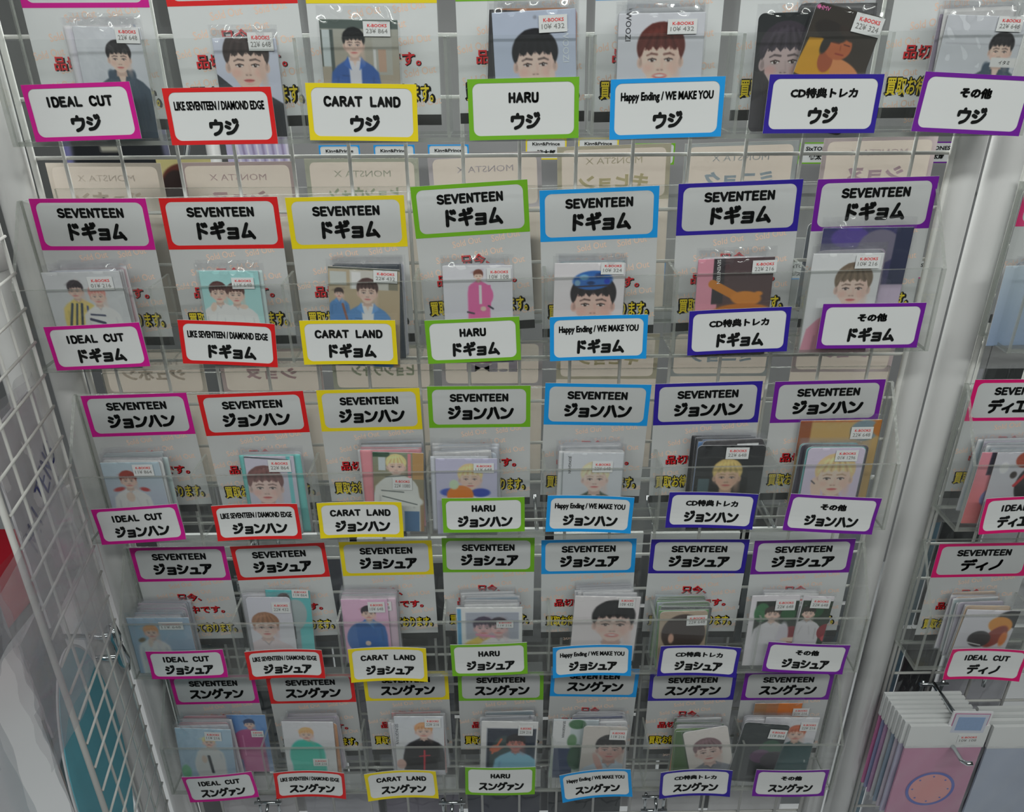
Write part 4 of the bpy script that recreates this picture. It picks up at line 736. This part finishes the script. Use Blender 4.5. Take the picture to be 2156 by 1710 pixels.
def sticker(parent,cx,cz,w,h,txt,y=-.0015,rot=0):
    w=max(w,14);h=max(h,9.5); w/=1000;h/=1000
    mb=MB(); mb.box(-w/2,-.0001,-h/2,w/2,.0002,h/2); s=link('price_sticker',mb.mesh('price_sticker',paper),parent,(cx/1000,y,-cz/1000),(0,rot,0)); s['label']='white price sticker with red print'
    k='22¥ 648' if txt is None else txt
    mb=MB(); mb.add(*place(font_text('K-BOOKS',.02,w*.72,h*.21),w*.02,h*.22,0,-.0003),0); mb.add(*place(font_text(k,.0,w*.8,h*.30),0,-h*.14,0,-.0003),1)
    link('lettering',mb.mesh('lettering',[stred,stgrey]),s)
NXR=[104,100,76,64,60]
zpos={}
for i,cd in enumerate(CARDS):
    r,c,x,y,z,ang,w,h,label,ops,stk,txt,opt=cd
    me=card_mesh(w,h,NXR[min(r,4)],ops,opt.get('round',0))
    o=link('photo_card',me,None,(x,y,z),(0,-math.radians(ang),0))
    opts=['%s, %s pocket, %s'%(label,COLN[c],RDESC[r]),'%s, %s'%(label,RDESC[r]),label] if c<7 else [label]
    tag(o,[q for q in opts if len(q.split())<=16 or q is opts[-1]][0],'photo card','printed cards at the front of the pockets')
    link('sleeve',sleeve_mesh(w,h,.0013 if not opt.get('glare') else .0024,.006+.003*(opt.get('glare',0)>0),sd=i,nx=34,ny=44,deep=opt.get('glare',0)==2),o)
    if stk: sticker(o,*stk)
    for (tx,tz,ts,s,colr,rot) in txt:
        mb=MB(); mb.add(*place(font_text(s,.01,None,ts/1000),0,0,math.radians(rot) if abs(rot)>60 else 0,-.0006)); t_=link('lettering',mb.mesh('lettering',mat('ink_%d_%d_%d'%tuple(colr),colr)),o,(tx/1000,0,-tz/1000))
# cards stacked behind the front ones
PLAIN={}
def plain_card(colr):
    if colr in PLAIN: return PLAIN[colr]
    k=random.choice([0,1,2]); w,h=57,87
    ops=[('bg',colr,tuple(int(q*.94) for q in colr))]
    if k: ops=[('bg',(226,226,232),(222,222,228)),('R',3,3,54,84,colr)] if k==1 else ops+[('R',0,0,9,90,tuple(int(q*.9) for q in colr)),('E',30,40,16,22,0,tuple(int(q*.8) for q in colr))]
    PLAIN[colr]=card_mesh(w,h,20,ops,1 if k==2 else 0); return PLAIN[colr]
SLV0=[sleeve_mesh(57,87,.0007,.006,nx=14,ny=10,sd=90+k) for k in range(4)]
MBS=MB(); MBS.box(-.010,-.0001,-.006,.010,.0001,.006); STM=MBS.mesh('price_sticker',paper)
MBS=MB(); MBS.add(*place(font_text('K-BOOKS',.02,.0145,.0026),0,.0025,0,-.0003),0); MBS.add(*place(font_text('22¥ 648',.0,.016,.0036),0,-.0018,0,-.0003),1); STL=MBS.mesh('lettering',[stred,stgrey])
for (r,c,n,pal,jx,sh,ra,xc,yf,ztop) in STACKS:
    uy=[cd[3] for cd in CARDS if cd[0]==r and cd[1]==c]
    near=[u for u in uy if u<yf+.0125]
    ys=[]; y=max(near+[yf])+.0018; ksc=min(1,max(.7,(ztop-ZB[(r,c)])/.0875))
    room=.0352-y; n=int(round(n*.8)) if n>3 else n; step=max(.0012,min(.0024,room/max(1,n)))
    if n: step=min(step,room/n)
    for k in range(n):
        yy=y+step*k
        if any(abs(yy-u)<.0011 for u in uy): continue
        ys.append(yy)
    rg=random.Random(r*10+c)
    for k,yy in enumerate(ys):
        colr=pal[rg.randrange(len(pal))]
        x0=xc-.0285+sh/1000*(.4+.6*rg.random())+rg.uniform(-jx,jx)/1000
        lo,hi=(RACKS[r][0]-.385+.11*c+.003, RACKS[r][0]-.385+.11*(c+1)-.062) if c<7 else (.452,.497)
        x0=min(max(x0,lo),hi)
        rot=rg.uniform(-1,1)*(.6+jx*.35)
        z0=max(ztop,ZB[(r,c)]+.0872*ksc)+max(0,rg.uniform(-.2,1)*ra/1000)+abs(math.sin(math.radians(rot)))*.03
        o=link('photo_card',plain_card(tuple(colr)),None,(x0,yy,z0),(0,math.radians(rot),0))
        o.scale=(ksc,1,ksc)
        tag(o,'sleeved card mostly hidden in the stack of the %s, %s'%(COLN[c]+' pocket' if c<7 else 'right stand',RDESC[r]),'photo card','cards stacked in the %s pocket of the %s'%(COLN[c],RDESC[r]))
        link('sleeve',SLV0[k%4],o)
        if rg.random()<.4: 
            s=link('price_sticker',STM,o,(.042,-.0015,-.010)); link('lettering',STL,s)
for a in SIGNS: sign(*a)
for a in HEADERS: header(*a)

# ------------------------------------------------ acrylic racks
D=.0426; HF=.0737; HBK=.0649
def rack(name_label,x0,z0,roll,npk,pitch=.11,half=None):
    root=bpy.data.objects.new('acrylic_rack',None); COL.objects.link(root); root.location=(x0,0,z0); root.rotation_euler=(0,-roll,0)
    tag(root,name_label,'display rack','clear acrylic pocket racks hooked on the wire grids')
    W=npk*pitch; a=-W/2; b=W/2
    def bx(n,*q):
        mb=MB(); mb.box(*q,0,1); return link(n,mb.mesh(n,[acr,acre]),root)
    bx('front_panel',a,-.0003,-HF,b,.0027,0)
    bx('base_panel',a,.0027,-HF,b,D,-HF+.003)
    bx('back_panel',a,D,-HF,b,D+.003,HBK)
    prof=[(-.0003,-HF),(D+.003,-HF),(D+.003,HBK),(D,HBK),(-.0003,0)]
    for x in (a-.003,b):
        mb=MB(); mb.prism(prof,x,x+.003,0,1); link('end_panel',mb.mesh('end_panel',[acr,acre]),root)
    for i in range(1,npk):
        x=a+pitch*i; bx('divider',x-.0012,.0027,-HF+.003,x+.0012,D,-.0005)
    return root
for r,(x0,z0,roll) in enumerate(RACKS):
    rack('clear acrylic rack with seven pockets, %s between the white posts'%('topmost' if r==0 else ROWN[r] if r==4 else ROWN[r]+' from the top'),x0,z0,roll,7,.1097)
for r in (1,2,3): rack('clear acrylic rack beyond the two posts, %s rack level'%ROWN[r],.447+.165,RACKS[r][1]+(.004 if r==1 else 0),0,3)

# ------------------------------------------------ wire grids and posts
def wire(parent,name,pts,r): 
    mb=MB(); mb.tube(pts,r,8); return link(name,mb.mesh(name,steel,True),parent)
def grid(label,xs,zs,y,x0,x1,z0,z1,frames=(),r=.0016):
    root=bpy.data.objects.new('wire_grid_panel',None); COL.objects.link(root); root.location=(xs[0],y,z0)
    tag(root,label,'wire grid'); L=Vector(root.location)
    vm=MB(); vm.tube([(0,0,0),(0,0,z1-z0)],r,8); vme=vm.mesh('vertical_wire',steel,True)
    hm=MB(); hm.tube([(x0-xs[0],0,0),(x1-xs[0],0,0)],r,8); hme=hm.mesh('horizontal_wire',steel,True)
    for x in xs: link('vertical_wire',vme,root,(x-xs[0],0,0))
    for z in zs: link('horizontal_wire',hme,root,(0,r*2,z-z0))
    for x in frames: wire(root,'frame_wire',[(x-xs[0],0,0),(x-xs[0],0,z1-z0)],r*1.6)
    return root
grid('white wire grid panel behind the five acrylic racks',[-.3634+.048*k for k in range(0,16)],[.186-.0465*n for n in range(0,26)],.062,-.39,.39,-1.0,.2,(-.390,.390))
grid('white wire grid panel of the right-hand stand',[.463+.048*k for k in range(0,5)],[.2-.0468*n for n in range(0,26)],.062,.456,.66,-1.0,.22,(.4575,.66))
# side panel, fine mesh, seen edge-on at the left
root=bpy.data.objects.new('wire_grid_panel',None); COL.objects.link(root)
AX=math.atan(.19); root.location=(-.3884,-.011,-1.05); root.rotation_euler=(0,0,AX-PI/2)   # local x runs towards the camera
tag(root,'fine white wire mesh panel angled toward the viewer, left side','wire grid')
LEN=.129
for k in range(1,4): wire(root,'vertical_wire',[(.0316*k,0,0),(.0316*k,0,1.25)],.0013)
for k in range(0,42): wire(root,'horizontal_wire',[(0,.0024,.0182+.0297*k),(LEN*1.018-.002,.0024,.0182+.0297*k)],.0012)
wire(root,'frame_wire',[(0,0,0),(0,0,1.25)],.0016); wire(root,'frame_wire',[(LEN*1.018,0,0),(LEN*1.018,0,1.25)],.0026)
def post(x,y,r,label,col_z=()):
    mb=MB(); mb.tube([(x,y,-1.45),(x,y,.9)],r,24); o=link('post',mb.mesh('post',tube,True)); tag(o,label,'post','white tube posts of the stands')
    for z in col_z:
        mb=MB(); mb.tube([(x,y,z-.012),(x,y,z-.0105),(x,y,z+.0105),(x,y,z+.012)],[r+.0008,r+.0022,r+.0022,r+.0008],24); c_=link('collar',mb.mesh('collar',tube,True),o)
post(-.4085,.058,.0145,'white round post at the left end of the racks')
post(.4045,.064,.0128,'inner one of two white posts right of the racks')
post(.4385,.064,.0145,'outer one of two white posts, beside the right-hand stand')
post(-.428,.022,.0150,'white post with a collar, left of the second rack',(-.165,-.40))

# ------------------------------------------------ the other side of the grid: backs of header sheets
NB=[('ジュホン',(236,214,196)),('ショヌ',(226,176,186)),('ヒョンウォン',(196,210,176)),('I.M',(206,196,222)),('キヒョン',(230,216,160)),('ミニョク',(176,200,220)),('ショヌ',(216,180,200))]
GAPN=['between the top two racks','between the second and third racks','behind the third rack','behind the fourth rack']
XB=[(-.344,-.1005),(-.228,-.1003),(-.118,-.098),(-.010,-.0945),(.104,-.088),(.216,-.086),(.338,-.0825)]
tint={}
for g,zt in enumerate((0,-.178,)):
    for k,(x,zz) in enumerate(XB):
        t,cc=NB[k]; w=.100
        mb=MB(); mb.add(*slab(w,-.150,0,.0004,B0,2)); x_=x+(.004 if g else 0)
        o=link('header_card',mb.mesh('header_card',sheet_back),None,(x_,.0865,zz+zt+(.002 if g else 0)),(0,math.radians([.4,-.3,0,-2.2,-1.6,-1.4,-1.0][k] if g==0 else .3),0))
        tag(o,'reversed sheet with %s print showing through, %s'%(['peach','pink','pale green','lilac','pale yellow','pale blue','rose'][k],GAPN[g]),'header card','backs of header sheets seen through the grid')
        mi=mat('faint_print_%d'%k,tuple(int(.7*a_+.3*c0) for a_,c0 in zip(cc,(214,208,202))),.7); mf=mat('faint_border_%d'%k,tuple(int(.35*a_+.65*c0) for a_,c0 in zip(cc,(214,208,202))),.7)
        mb=MB(); V,F=rounded_ring(w,.0480,.0040,.0030,.005,B0,-.0002); mb.add([(a_,b_,c_-.024) for a_,b_,c_ in V],F); link('faint_border',mb.mesh('faint_border',mf),o)
        mb=MB(); mb.add(*place(font_text('MONSTA X',.0,.050,.0055),0,-.013,0,-.0002,None,True)); link('faint_lettering',mb.mesh('faint_lettering',mf),o)
        mb=MB(); mb.add(*place(font_text(t,.05,.062 if len(t)>3 else .05,.0125),0,-.031 if g==0 else -.0265,0,-.0002,None,True)); link('faint_lettering',mb.mesh('faint_lettering',mi),o)
# back racks (acrylic) that carry those sheets
for g,z0_ in enumerate((-.252,-.43)):
    root=bpy.data.objects.new('acrylic_rack',None); COL.objects.link(root); root.location=(0,.083,z0_)
    tag(root,'acrylic rack on the far side of the grid, %s'%('behind the second rack' if g==0 else 'behind the third rack'),'display rack')
    for n,q in (('back_panel',(-.39,0,0,.39,.003,.13)),('base_panel',(-.39,.003,0,.39,.045,.003)),('front_panel',(-.39,.045,0,.39,.048,.07))):
        mb=MB(); mb.box(*q,0,1); link(n,mb.mesh(n,[acr,acre]),root)
    for k in range(7):
        rg=random.Random(50+g*9+k)
        for j in range(1):
            cc=rg.choice([(120,110,120),(150,150,156),(90,84,90),(176,170,176),(110,120,140),(190,186,190)])
            o=link('photo_card',plain_card(cc),None,(-.37+.11*k+rg.uniform(0,.03),.098+.006*j,z0_+.092),(0,0,0))
            tag(o,'card glimpsed from behind through the grid, %s rack level'%('second' if g==0 else 'third'),'photo card','cards on the far side of the grid')

# ------------------------------------------------ hanging packs behind the lower grid
packc=[(50,54,60),(206,204,208),(70,72,90),(60,74,84),(40,44,50),(120,116,130),(200,200,204),(56,60,80),(90,84,80)]
def pack(x,y,z,w,h,cc,label,rotz=0,grp=None,hdr=None):
    root=bpy.data.objects.new('hanging_pack',None); COL.objects.link(root); root.location=(x,y,z); root.rotation_euler=(0,0,rotz)
    tag(root,label,'pack',grp)
    mb=MB(); mb.box(-w/2,-.0012,-h,w/2,.0012,-.02); link('insert',mb.mesh('insert',mat('insert_%d_%d_%d'%tuple(cc),cc,.5,noise=.25,nscale=14)),root)
    mb=MB(); mb.box(-w/2-.001,-.002,-.034,w/2+.001,.002,0); link('header_flap',mb.mesh('header_flap',hdr or paper),root)
    nx,ny=10,14; V=[(-w/2-.002+(w+.004)*i/nx,-.003+.0012*math.sin(i*1.7+j*.9),-.03+(-h-.004+.03)*j/ny) for j in range(ny+1) for i in range(nx+1)]
    mb=MB(); mb.add(V,[(j*(nx+1)+i,(j+1)*(nx+1)+i,(j+1)*(nx+1)+i+1,j*(nx+1)+i+1) for j in range(ny) for i in range(nx)]); link('clear_bag',mb.mesh('clear_bag',slv,True),root)
    return root
k=0
for row,(z,n) in enumerate(((-.50,7),(-.70,7),(-.885,7))):
    for i in range(n):
        cc=packc[(i*2+row*3)%len(packc)]
        if row==2: cc=[(206,204,208),(176,176,184),(120,116,130),(56,60,76),(48,54,60),(200,200,202),(204,204,206)][i]
        x=-.33+.11*i
        pack(x,.096+.004*(i%2),z-.004*(i%3),.098,.165,cc,('flat pack hanging behind the %s heading sheet of the fourth rack' if row==0 else 'flat pack hanging behind the %s heading sheet of the bottom rack' if row==1 else 'flat pack behind the grid, under the %s pocket of the bottom rack')%COLN[i],0,['packs hanging behind the third rack','packs hanging behind the fourth rack','packs hanging below the bottom rack'][row])
for i,(x,cc) in enumerate(((.478,(110,146,166)),(.527,(40,42,44)),(.60,(196,196,200)))):
    for j,z in enumerate((-.28,-.47,-.66,-.85)):
        pack(x,.11,z,.046 if i<2 else .09,.185,cc if (i+j)%4 else (176,176,184),'%s narrow pack behind the right-hand grid, %s level'%(['blue','black','pale'][i],['upper','middle','lower','lowest'][j]),0,'packs behind the right-hand grid',mat('grey_flap',(150,150,152)))
for i in range(8):  # filler packs added to hide the bright floor in the gaps
    for row,z in enumerate((-.47,-.66,-.85)):
        cc=[(44,46,50),(170,168,166),(60,62,72),(186,182,180),(60,60,66),(150,154,156),(40,40,44),(176,174,174)][(i+3*row)%8]
        pack(-.385+.11*i,.150+.005*(i%2),z,.106,.185,cc,'dull filler pack, second layer added behind the grid to hide the floor',0,'added filler layer of packs behind the lower grid',mat('grey_flap',(150,150,152)))
def hook(loc,pts,label,r=.0022,tip=None,plate=True):
    root=bpy.data.objects.new('chrome_hook',None); COL.objects.link(root); root.location=loc; tag(root,label,'hook','chrome hooks clipped on the grid')
    mb=MB(); mb.tube(pts,r,10); link('rod',mb.mesh('rod',chrome,True),root)
    if plate:
        mb=MB()
        for z in (0,-.026): mb.tube([(-.017,-.001,z),(.017,-.001,z)],.0022,8)
        for x in (-.012,.012): mb.tube([(x,.001,.004),(x,.001,-.034)],.002,8)
        link('bracket',mb.mesh('bracket',chrome,True),root)
    return root
for i,(u,z) in enumerate(((-.302,-.890),(-.066,-.895),(.196,-.890))):
    hook((u,.0585,z),[(0,0,0),(0,-.01,-.006),(0,-.012,-.03)],'chrome clip on the grid under the %s of the bottom rack'%['magenta end','green pocket','navy pocket'][i])
for i,(x,z) in enumerate(((-.255,-.485),(-.18,-.49),(-.10,-.49),(.04,-.487),(.17,-.49),(.30,-.488),(-.28,-.52),(-.283,-.55))):
    hook((x,.080,z),[(0,0,0),(0,.05,0),(0,.056,.008)],'chrome peg behind the grid at the fourth rack',.0022,plate=i in(0,6,7))
# right stand: peg with the pastel packs
hook((.513,.0585,-.700),[(0,0,0),(0,-.048,.002),(0,-.0565,.002)],'upper chrome arm carrying a label holder, right-hand stand',.0028)
hook((.513,.0585,-.735),[(0,0,0),(0,-.080,0),(.003,-.0855,.002),(.008,-.087,.004)],'lower chrome peg with upturned tip through the white packs',.0026,plate=False)
hook((.556,.0585,-.655),[(0,0,0),(0,-.02,-.01),(0,-.022,-.028)],'chrome bracket above the white packs, right-hand stand')
def lt(*a): return a
root=bpy.data.objects.new('label_holder',None); COL.objects.link(root); root.location=(.524,-.0005,-.6995); root.rotation_euler=(0,math.radians(2),0)
tag(root,'small clear label holder with pale blue picture on the chrome arm','label holder')
def board(name,w,h,t,m,parent,loc=(0,0,0)):
    mb=MB(); mb.box(-w/2,-t/2,-h/2,w/2,t/2,h/2); return link(name,mb.mesh(name,m),parent,loc)
board('holder_frame',.045,.034,.0016,card_white,root)
board('picture_border',.040,.030,.0004,mat('mauve_line',(176,120,150)),root,(0,-.0011,0)); board('picture',.038,.028,.0004,mat('pale_panel',(196,200,214)),root,(0,-.0014,0)); board('picture_centre',.030,.020,.0004,mat('blue_panel',(140,164,200),noise=.1,nscale=300),root,(0,-.0017,0))
R=[(.5035,.0,(204,146,176)),(.500,.006,(190,190,214)),(.4985,.012,(206,196,210)),(.497,.018,(150,170,190)),(.4955,.024,(206,206,210)),(.494,.030,(190,150,190)),(.493,.036,(150,160,200)),(.492,.042,(210,120,170))]
for i,(x,y,cc) in enumerate(R):
    p_=pack(x,y,-.703+.0008*i,.088,.150,cc,'white-topped pack with pink card and clock ring, on the lower peg' if i==0 else 'white-topped pack, %s behind the clock-ring pack'%['','first','second','third','fourth','fifth','sixth','last'][i],'' and 0 or 0,'packs on the lower peg of the right stand',None)
    if i==0:
        p_['group']='pastel packs on the right stand'
        mb=MB()
        N=40
        for (r0,r1,yy,mi) in ((.0,.0265,-.0016,1),(.0250,.0285,-.0018,0)):
            V=[];F=[]
            for q in range(N):
                t=2*PI*q/N; V+=[(r0*math.cos(t),yy,r0*math.sin(t)),(r1*math.cos(t),yy,r1*math.sin(t))]
            for q in range(N): F.append((2*q,2*q+1,(2*q+3)%(2*N),(2*q+2)%(2*N)))
            mb.add(V,F,mi)
        for q in range(8):
            t=2*PI*q/8; cx_,cz_=.021*math.cos(t),.021*math.sin(t); V=[(cx_+.0013*math.cos(s_*PI/3),-.0019,cz_+.0013*math.sin(s_*PI/3)) for s_ in range(6)]; mb.add(V,[tuple(range(6))],0)
        link('clock_ring',mb.mesh('clock_ring',[mat('ring_blue',(96,110,190)),mat('dial_pink',(238,160,160))]),p_,(.0,0,-.103))
        sticker(p_,24,20,24,13,'10¥ 108',y=-.0026)
for i,(x,y) in enumerate(((.602,.002),(.600,.010),(.598,.018),(.597,.026))):
    pack(x,y,-.708+.001*i,.092,.16,(176,186,206) if i==0 else (150,150,160),'white-topped pack with blue-grey insert at the right edge, %s of four'%['front','second','third','rearmost'][i],'' and 0 or 0,'blue-grey packs on the right stand')

# ------------------------------------------------ left side, behind and on the side mesh
AXV=Vector((.19,-1,0)).normalized(); NV=Vector((-1,-.19,0)).normalized()
def sidept(Y,off,z):
    return Vector((-.40+.19*(.05-Y),Y,z))+NV*off
def side_bag(Y0,Y1,zt,zb_,off,cc,label,trans=True,insert=True):
    root=bpy.data.objects.new('plastic_bag',None); COL.objects.link(root); P=sidept((Y0+Y1)/2,off,zt); root.location=P; root.rotation_euler=(0,0,AX-PI/2)
    tag(root,label,'plastic bag'); w=abs(Y1-Y0)*1.018; h=zt-zb_
    if insert:
        mb=MB(); mb.box(-w/2+.004,-.001,-h+.004,w/2-.004,.001,-.012); link('insert',mb.mesh('insert',mat('side_%d_%d_%d'%tuple(cc),cc,.6,noise=.3,nscale=18)),root)
    nx,ny=16,20; rs=random.Random(int(abs(zt)*1000)+len(label)); a1,a2=rs.random()*6,rs.random()*6
    for sgn in (1,-1):
        V=[(-w/2+w*i/nx,sgn*(.003+.003*math.sin(i*.8+j*.5+a1)*math.sin(j*.7+a2)),-h*j/ny) for j in range(ny+1) for i in range(nx+1)]
        mb=MB(); mb.add(V,[(j*(nx+1)+i,(j+1)*(nx+1)+i,(j+1)*(nx+1)+i+1,j*(nx+1)+i+1) for j in range(ny) for i in range(nx)]); link('clear_film',mb.mesh('clear_film',bagm,True),root)
    return root
side_bag(-.16,-.01,.16,-.13,.03,(214,212,214),'tall grey clear-wrapped pack at the upper left')
side_bag(-.155,-.05,-.145,-.31,.035,(176,170,170),'brown-grey wrapped pack behind the mesh, beside the second rack')
b=side_bag(-.105,.0,-.26,-.46,.014,(222,220,224),'white wrapped sheet with blue handwriting behind the mesh')
mb=MB(); mb.add(*place(stroke_text('M.I.TENG',.024,.0175,.003,.0026,.1),0,0,math.radians(28),-.0016)); t_=link('handwriting',mb.mesh('handwriting',mat('blue_marker',(60,66,140))),b,(.0,0,-.075)); 
# the film is viewed from +x side, so the writing faces the racks
t_.rotation_euler=(0,0,PI); t_.location=(-.004,0.0,-.095)
side_bag(-.17,-.09,-.33,-.47,.05,(196,194,198),'dull grey wrapped pack behind the mesh, beside the third rack')
side_bag(-.09,-.005,-.47,-.60,.05,(200,194,200),'mauve-grey wrapped pack behind the mesh, beside the fourth rack')
side_bag(-.03,-.002,-.83,-.99,.03,(176,166,164),'brown-grey wrapped pack at the lower end of the mesh')
side_bag(-.215,-.05,-.335,-.50,-.013,(226,206,222),'crumpled whitish bag with a purple edge in front of the mesh',insert=False)
side_bag(-.30,-.135,-.45,-.74,.06,(206,210,214),'crumpled clear bag at the lower left corner behind the fan',insert=False)
side_bag(-.24,-.11,-.30,-.60,.09,(214,204,214),'lilac-grey bag hanging at the far left')
side_bag(-.05,.04,-.60,-.92,.075,(150,140,136),'brown-grey printed pack right of the fan')
# teal fan
root=bpy.data.objects.new('paper_fan',None); COL.objects.link(root); root.location=sidept(-.062,.030,-.665); root.rotation_euler=(0,0,AX-PI/2)
tag(root,'teal round hand fan with white rim behind the mesh','fan')
def disc(name,rx,rz,t,m_,y0):
    N=48; V=[(rx*math.cos(2*PI*q/N),y0+s*t,rz*math.sin(2*PI*q/N)) for s in (0,1) for q in range(N)]
    mb=MB(); mb.add(V,[tuple(range(N)),tuple(range(2*N-1,N-1,-1))]+[(q,q+N,(q+1)%N+N,(q+1)%N) for q in range(N)]); return link(name,mb.mesh(name,m_),root)
disc('rim',.068,.146,.0016,card_white,-.0008); disc('blade',.0655,.1425,.0030,mat('teal_print',(104,190,208),.35,noise=.2,nscale=9),-.0015)
mb=MB(); mb.tube([(0,0,-.14),(0,0,-.25)],.006,12); link('handle',mb.mesh('handle',card_white,True),root)
RZ=0
for i,z in enumerate((-.559,-.588)):
    mb=MB(); mb.tube([(-.452,.0,z+RZ),(-.396,.0,z+RZ)],.003,12); o=link('chrome_rod',mb.mesh('chrome_rod',chrome,True)); tag(o,'%s of two short chrome rods left of the fourth rack'%['upper','lower'][i],'rod')
mb=MB(); mb.tube([(-.401,.004,-.545),(-.397,-.002,-.557),(-.400,.003,-.572),(-.394,-.003,-.588),(-.397,.002,-.606)],[.004,.0062,.0045,.0062,.004],10); o=link('chrome_clamp',mb.mesh('chrome_clamp',chrome,True)); tag(o,'knobbly chrome clamp on the post beside the fourth rack','clamp')
mb=MB(); mb.box(-.462,-.005,-.235,-.44,.02,-.155); mb.tube([(-.448,-.012,-.16),(-.452,-.015,-.2),(-.448,-.012,-.235)],.005,10); o=link('chrome_clamp',mb.mesh('chrome_clamp',chrome,False)); tag(o,'chrome clamp at the collar of the left post, second rack level','clamp')
mb=MB()
for z in (-.10,-.55):
    pass
# ------------------------------------------------ room and things far behind
def struct(name,q,m_):
    mb=MB(); mb.box(*q); o=link(name,mb.mesh(name,m_)); o['kind']='structure'; return o
struct('floor',(-4,-3,-1.5,4,5,-1.45),mat('floor_vinyl',(206,208,212),.35,noise=.05,nscale=6))
struct('wall_back',(-4,4.0,-1.45,4,4.1,1.6),mat('wall_paint',(200,202,202),.7,noise=.03,nscale=4))
root=bpy.data.objects.new('far_stand',None); COL.objects.link(root); root.location=(.1,1.22,-1.45); tag(root,'white stand with racks far behind the grid','display stand')
mb=MB(); mb.box(-.72,.05,0,1.3,.10,2.0); link('back_board',mb.mesh('back_board',mat('board_grey',(150,150,152),.6,noise=.1,nscale=5)),root)
for z in (1.08,.82,.56,.30):
    mb=MB(); mb.box(-.70,-.09,z,1.28,.05,z+.008); link('shelf',mb.mesh('shelf',acr),root)
for x in (-.72,1.28):
    mb=MB(); mb.tube([(x,-.06,0),(x,-.06,2.0)],.015,12); link('upright',mb.mesh('upright',tube,True),root)
FARS=[(-.335,4),(-.22,4),(-.106,4),(.10,2),(.21,2),(.33,3),(.52,5),(.68,3),(.80,1),(.93,6)]
for j,z in enumerate((-.245,-.50)):
    for i,(x,c) in enumerate(FARS):
        c2=c if j==0 else (c+j)%7
        mb=MB(); mb.add(*slab(.086,-.022,.022,.0005,B0,1)); o=link('name_card',mb.mesh('name_card',paper),None,(x,1.10,z+.012*(c==2)))
        tag(o,'small %s-bordered name card, far stand, %s shelf, %s from left'%(COLN[c2],['upper','lower'][j],['first','second','third','fourth','fifth','sixth','seventh','eighth','ninth','tenth'][i]),'name card','name cards on the far stand')
        mb=MB(); mb.add(*rounded_ring(.086,.044,.003,.0028,.005,B0,-.0004)); link('border',mb.mesh('border',FM[c2]),o)
        t=font_text('King&Prince' if c in(4,2) else 'SixTONES',.03,.058,.0085)
        mb=MB(); mb.add(*place(t,0,.009,0,-.0006)); mb.add(*place(font_text('慎太郎',.05,.04,.012),0,-.008,0,-.0006)); link('lettering',mb.mesh('lettering',black),o)
        rg=random.Random(i*7+j)
        cc=rg.choice([(60,56,60),(150,160,190),(206,206,210),(90,70,66),(120,150,190),(190,180,200)])
        if i%2: continue
        o=link('photo_card',plain_card(cc),None,(x-.028,1.115,z+.075-.09),(0,0,0)); tag(o,'sleeved card standing in the racks of the far stand','photo card','cards on the far stand')
# dark coat poster, lilac poster and things glimpsed between top racks
def poster(x,y,z,w,h,ops,label,nx=60):
    me=card_mesh(w*1000,h*1000,nx,ops,0); me.name='poster'; o=link('poster',me,None,(x,y,z)); tag(o,label,'poster'); return o
poster(-.595,.50,-.05,.145,.20,[('bg',(150,150,190),(50,52,56)),('E',75,110,62,110,0,(40,42,46)),('E',75,60,26,26,0,(50,50,56)),('R',52,92,76,99,(170,168,156)),('R',0,0,10,200,(120,120,170))],'poster with a dark coat seen under the top left rack')
poster(-.372,.50,-.05,.085,.20,[('bg',(190,184,212),(176,168,204))]+[('L',6+14*q,60,20+12*q,190,3,(146,134,170)) for q in range(7)]+[('L',12+14*q,60,26+12*q,190,2.4,(222,218,234)) for q in range(7)],'lilac satin poster seen under the top red pocket')
poster(-.3105,.118,-.100,.05,.07,[('bg',(206,200,140),(200,190,160)),('E',24,24,22,18,0,(96,44,36)),('E',16,30,14,18,0,(44,30,34)),('R',14,38,34,70,(220,214,206))],'card with auburn hair glimpsed between two reversed sheets, second rack')
mb=MB(); mb.box(-.445,.35,-.34,-.36,.42,-.22); o=link('storage_box',mb.mesh('storage_box',mat('box_white',(226,230,232),.4))); tag(o,'small white box behind the grid at the upper left','box')
mb=MB(); mb.tube([(-.43,.33,-.30),(-.40,.33,-.24),(-.36,.33,-.12),(-.34,.33,-.05)],.0035,8); mb.tube([(-.45,.34,-.22),(-.30,.34,-.16)],.003,8); o=link('chrome_rack_arm',mb.mesh('chrome_rack_arm',chrome,True)); tag(o,'bent chrome arm behind the grid at the upper left','rack arm')
# red bag and dark box on the floor, left
root=bpy.data.objects.new('shopping_basket',None); COL.objects.link(root); root.location=(-1.52,1.05,-1.45); tag(root,'red basket with black base on the floor at far left','basket')
mb=MB(); mb.box(-.22,-.15,.03,.22,.15,.20); link('body',mb.mesh('body',mat('red_plastic',(176,24,44),.45)),root)
mb=MB(); mb.box(-.225,-.155,0,.225,.155,.03); link('base',mb.mesh('base',dark),root)
struct('wall_left',(-3.2,-3,-1.45,-3.1,4,1.6),mat('wall_paint2',(176,178,180),.7,noise=.05,nscale=3))
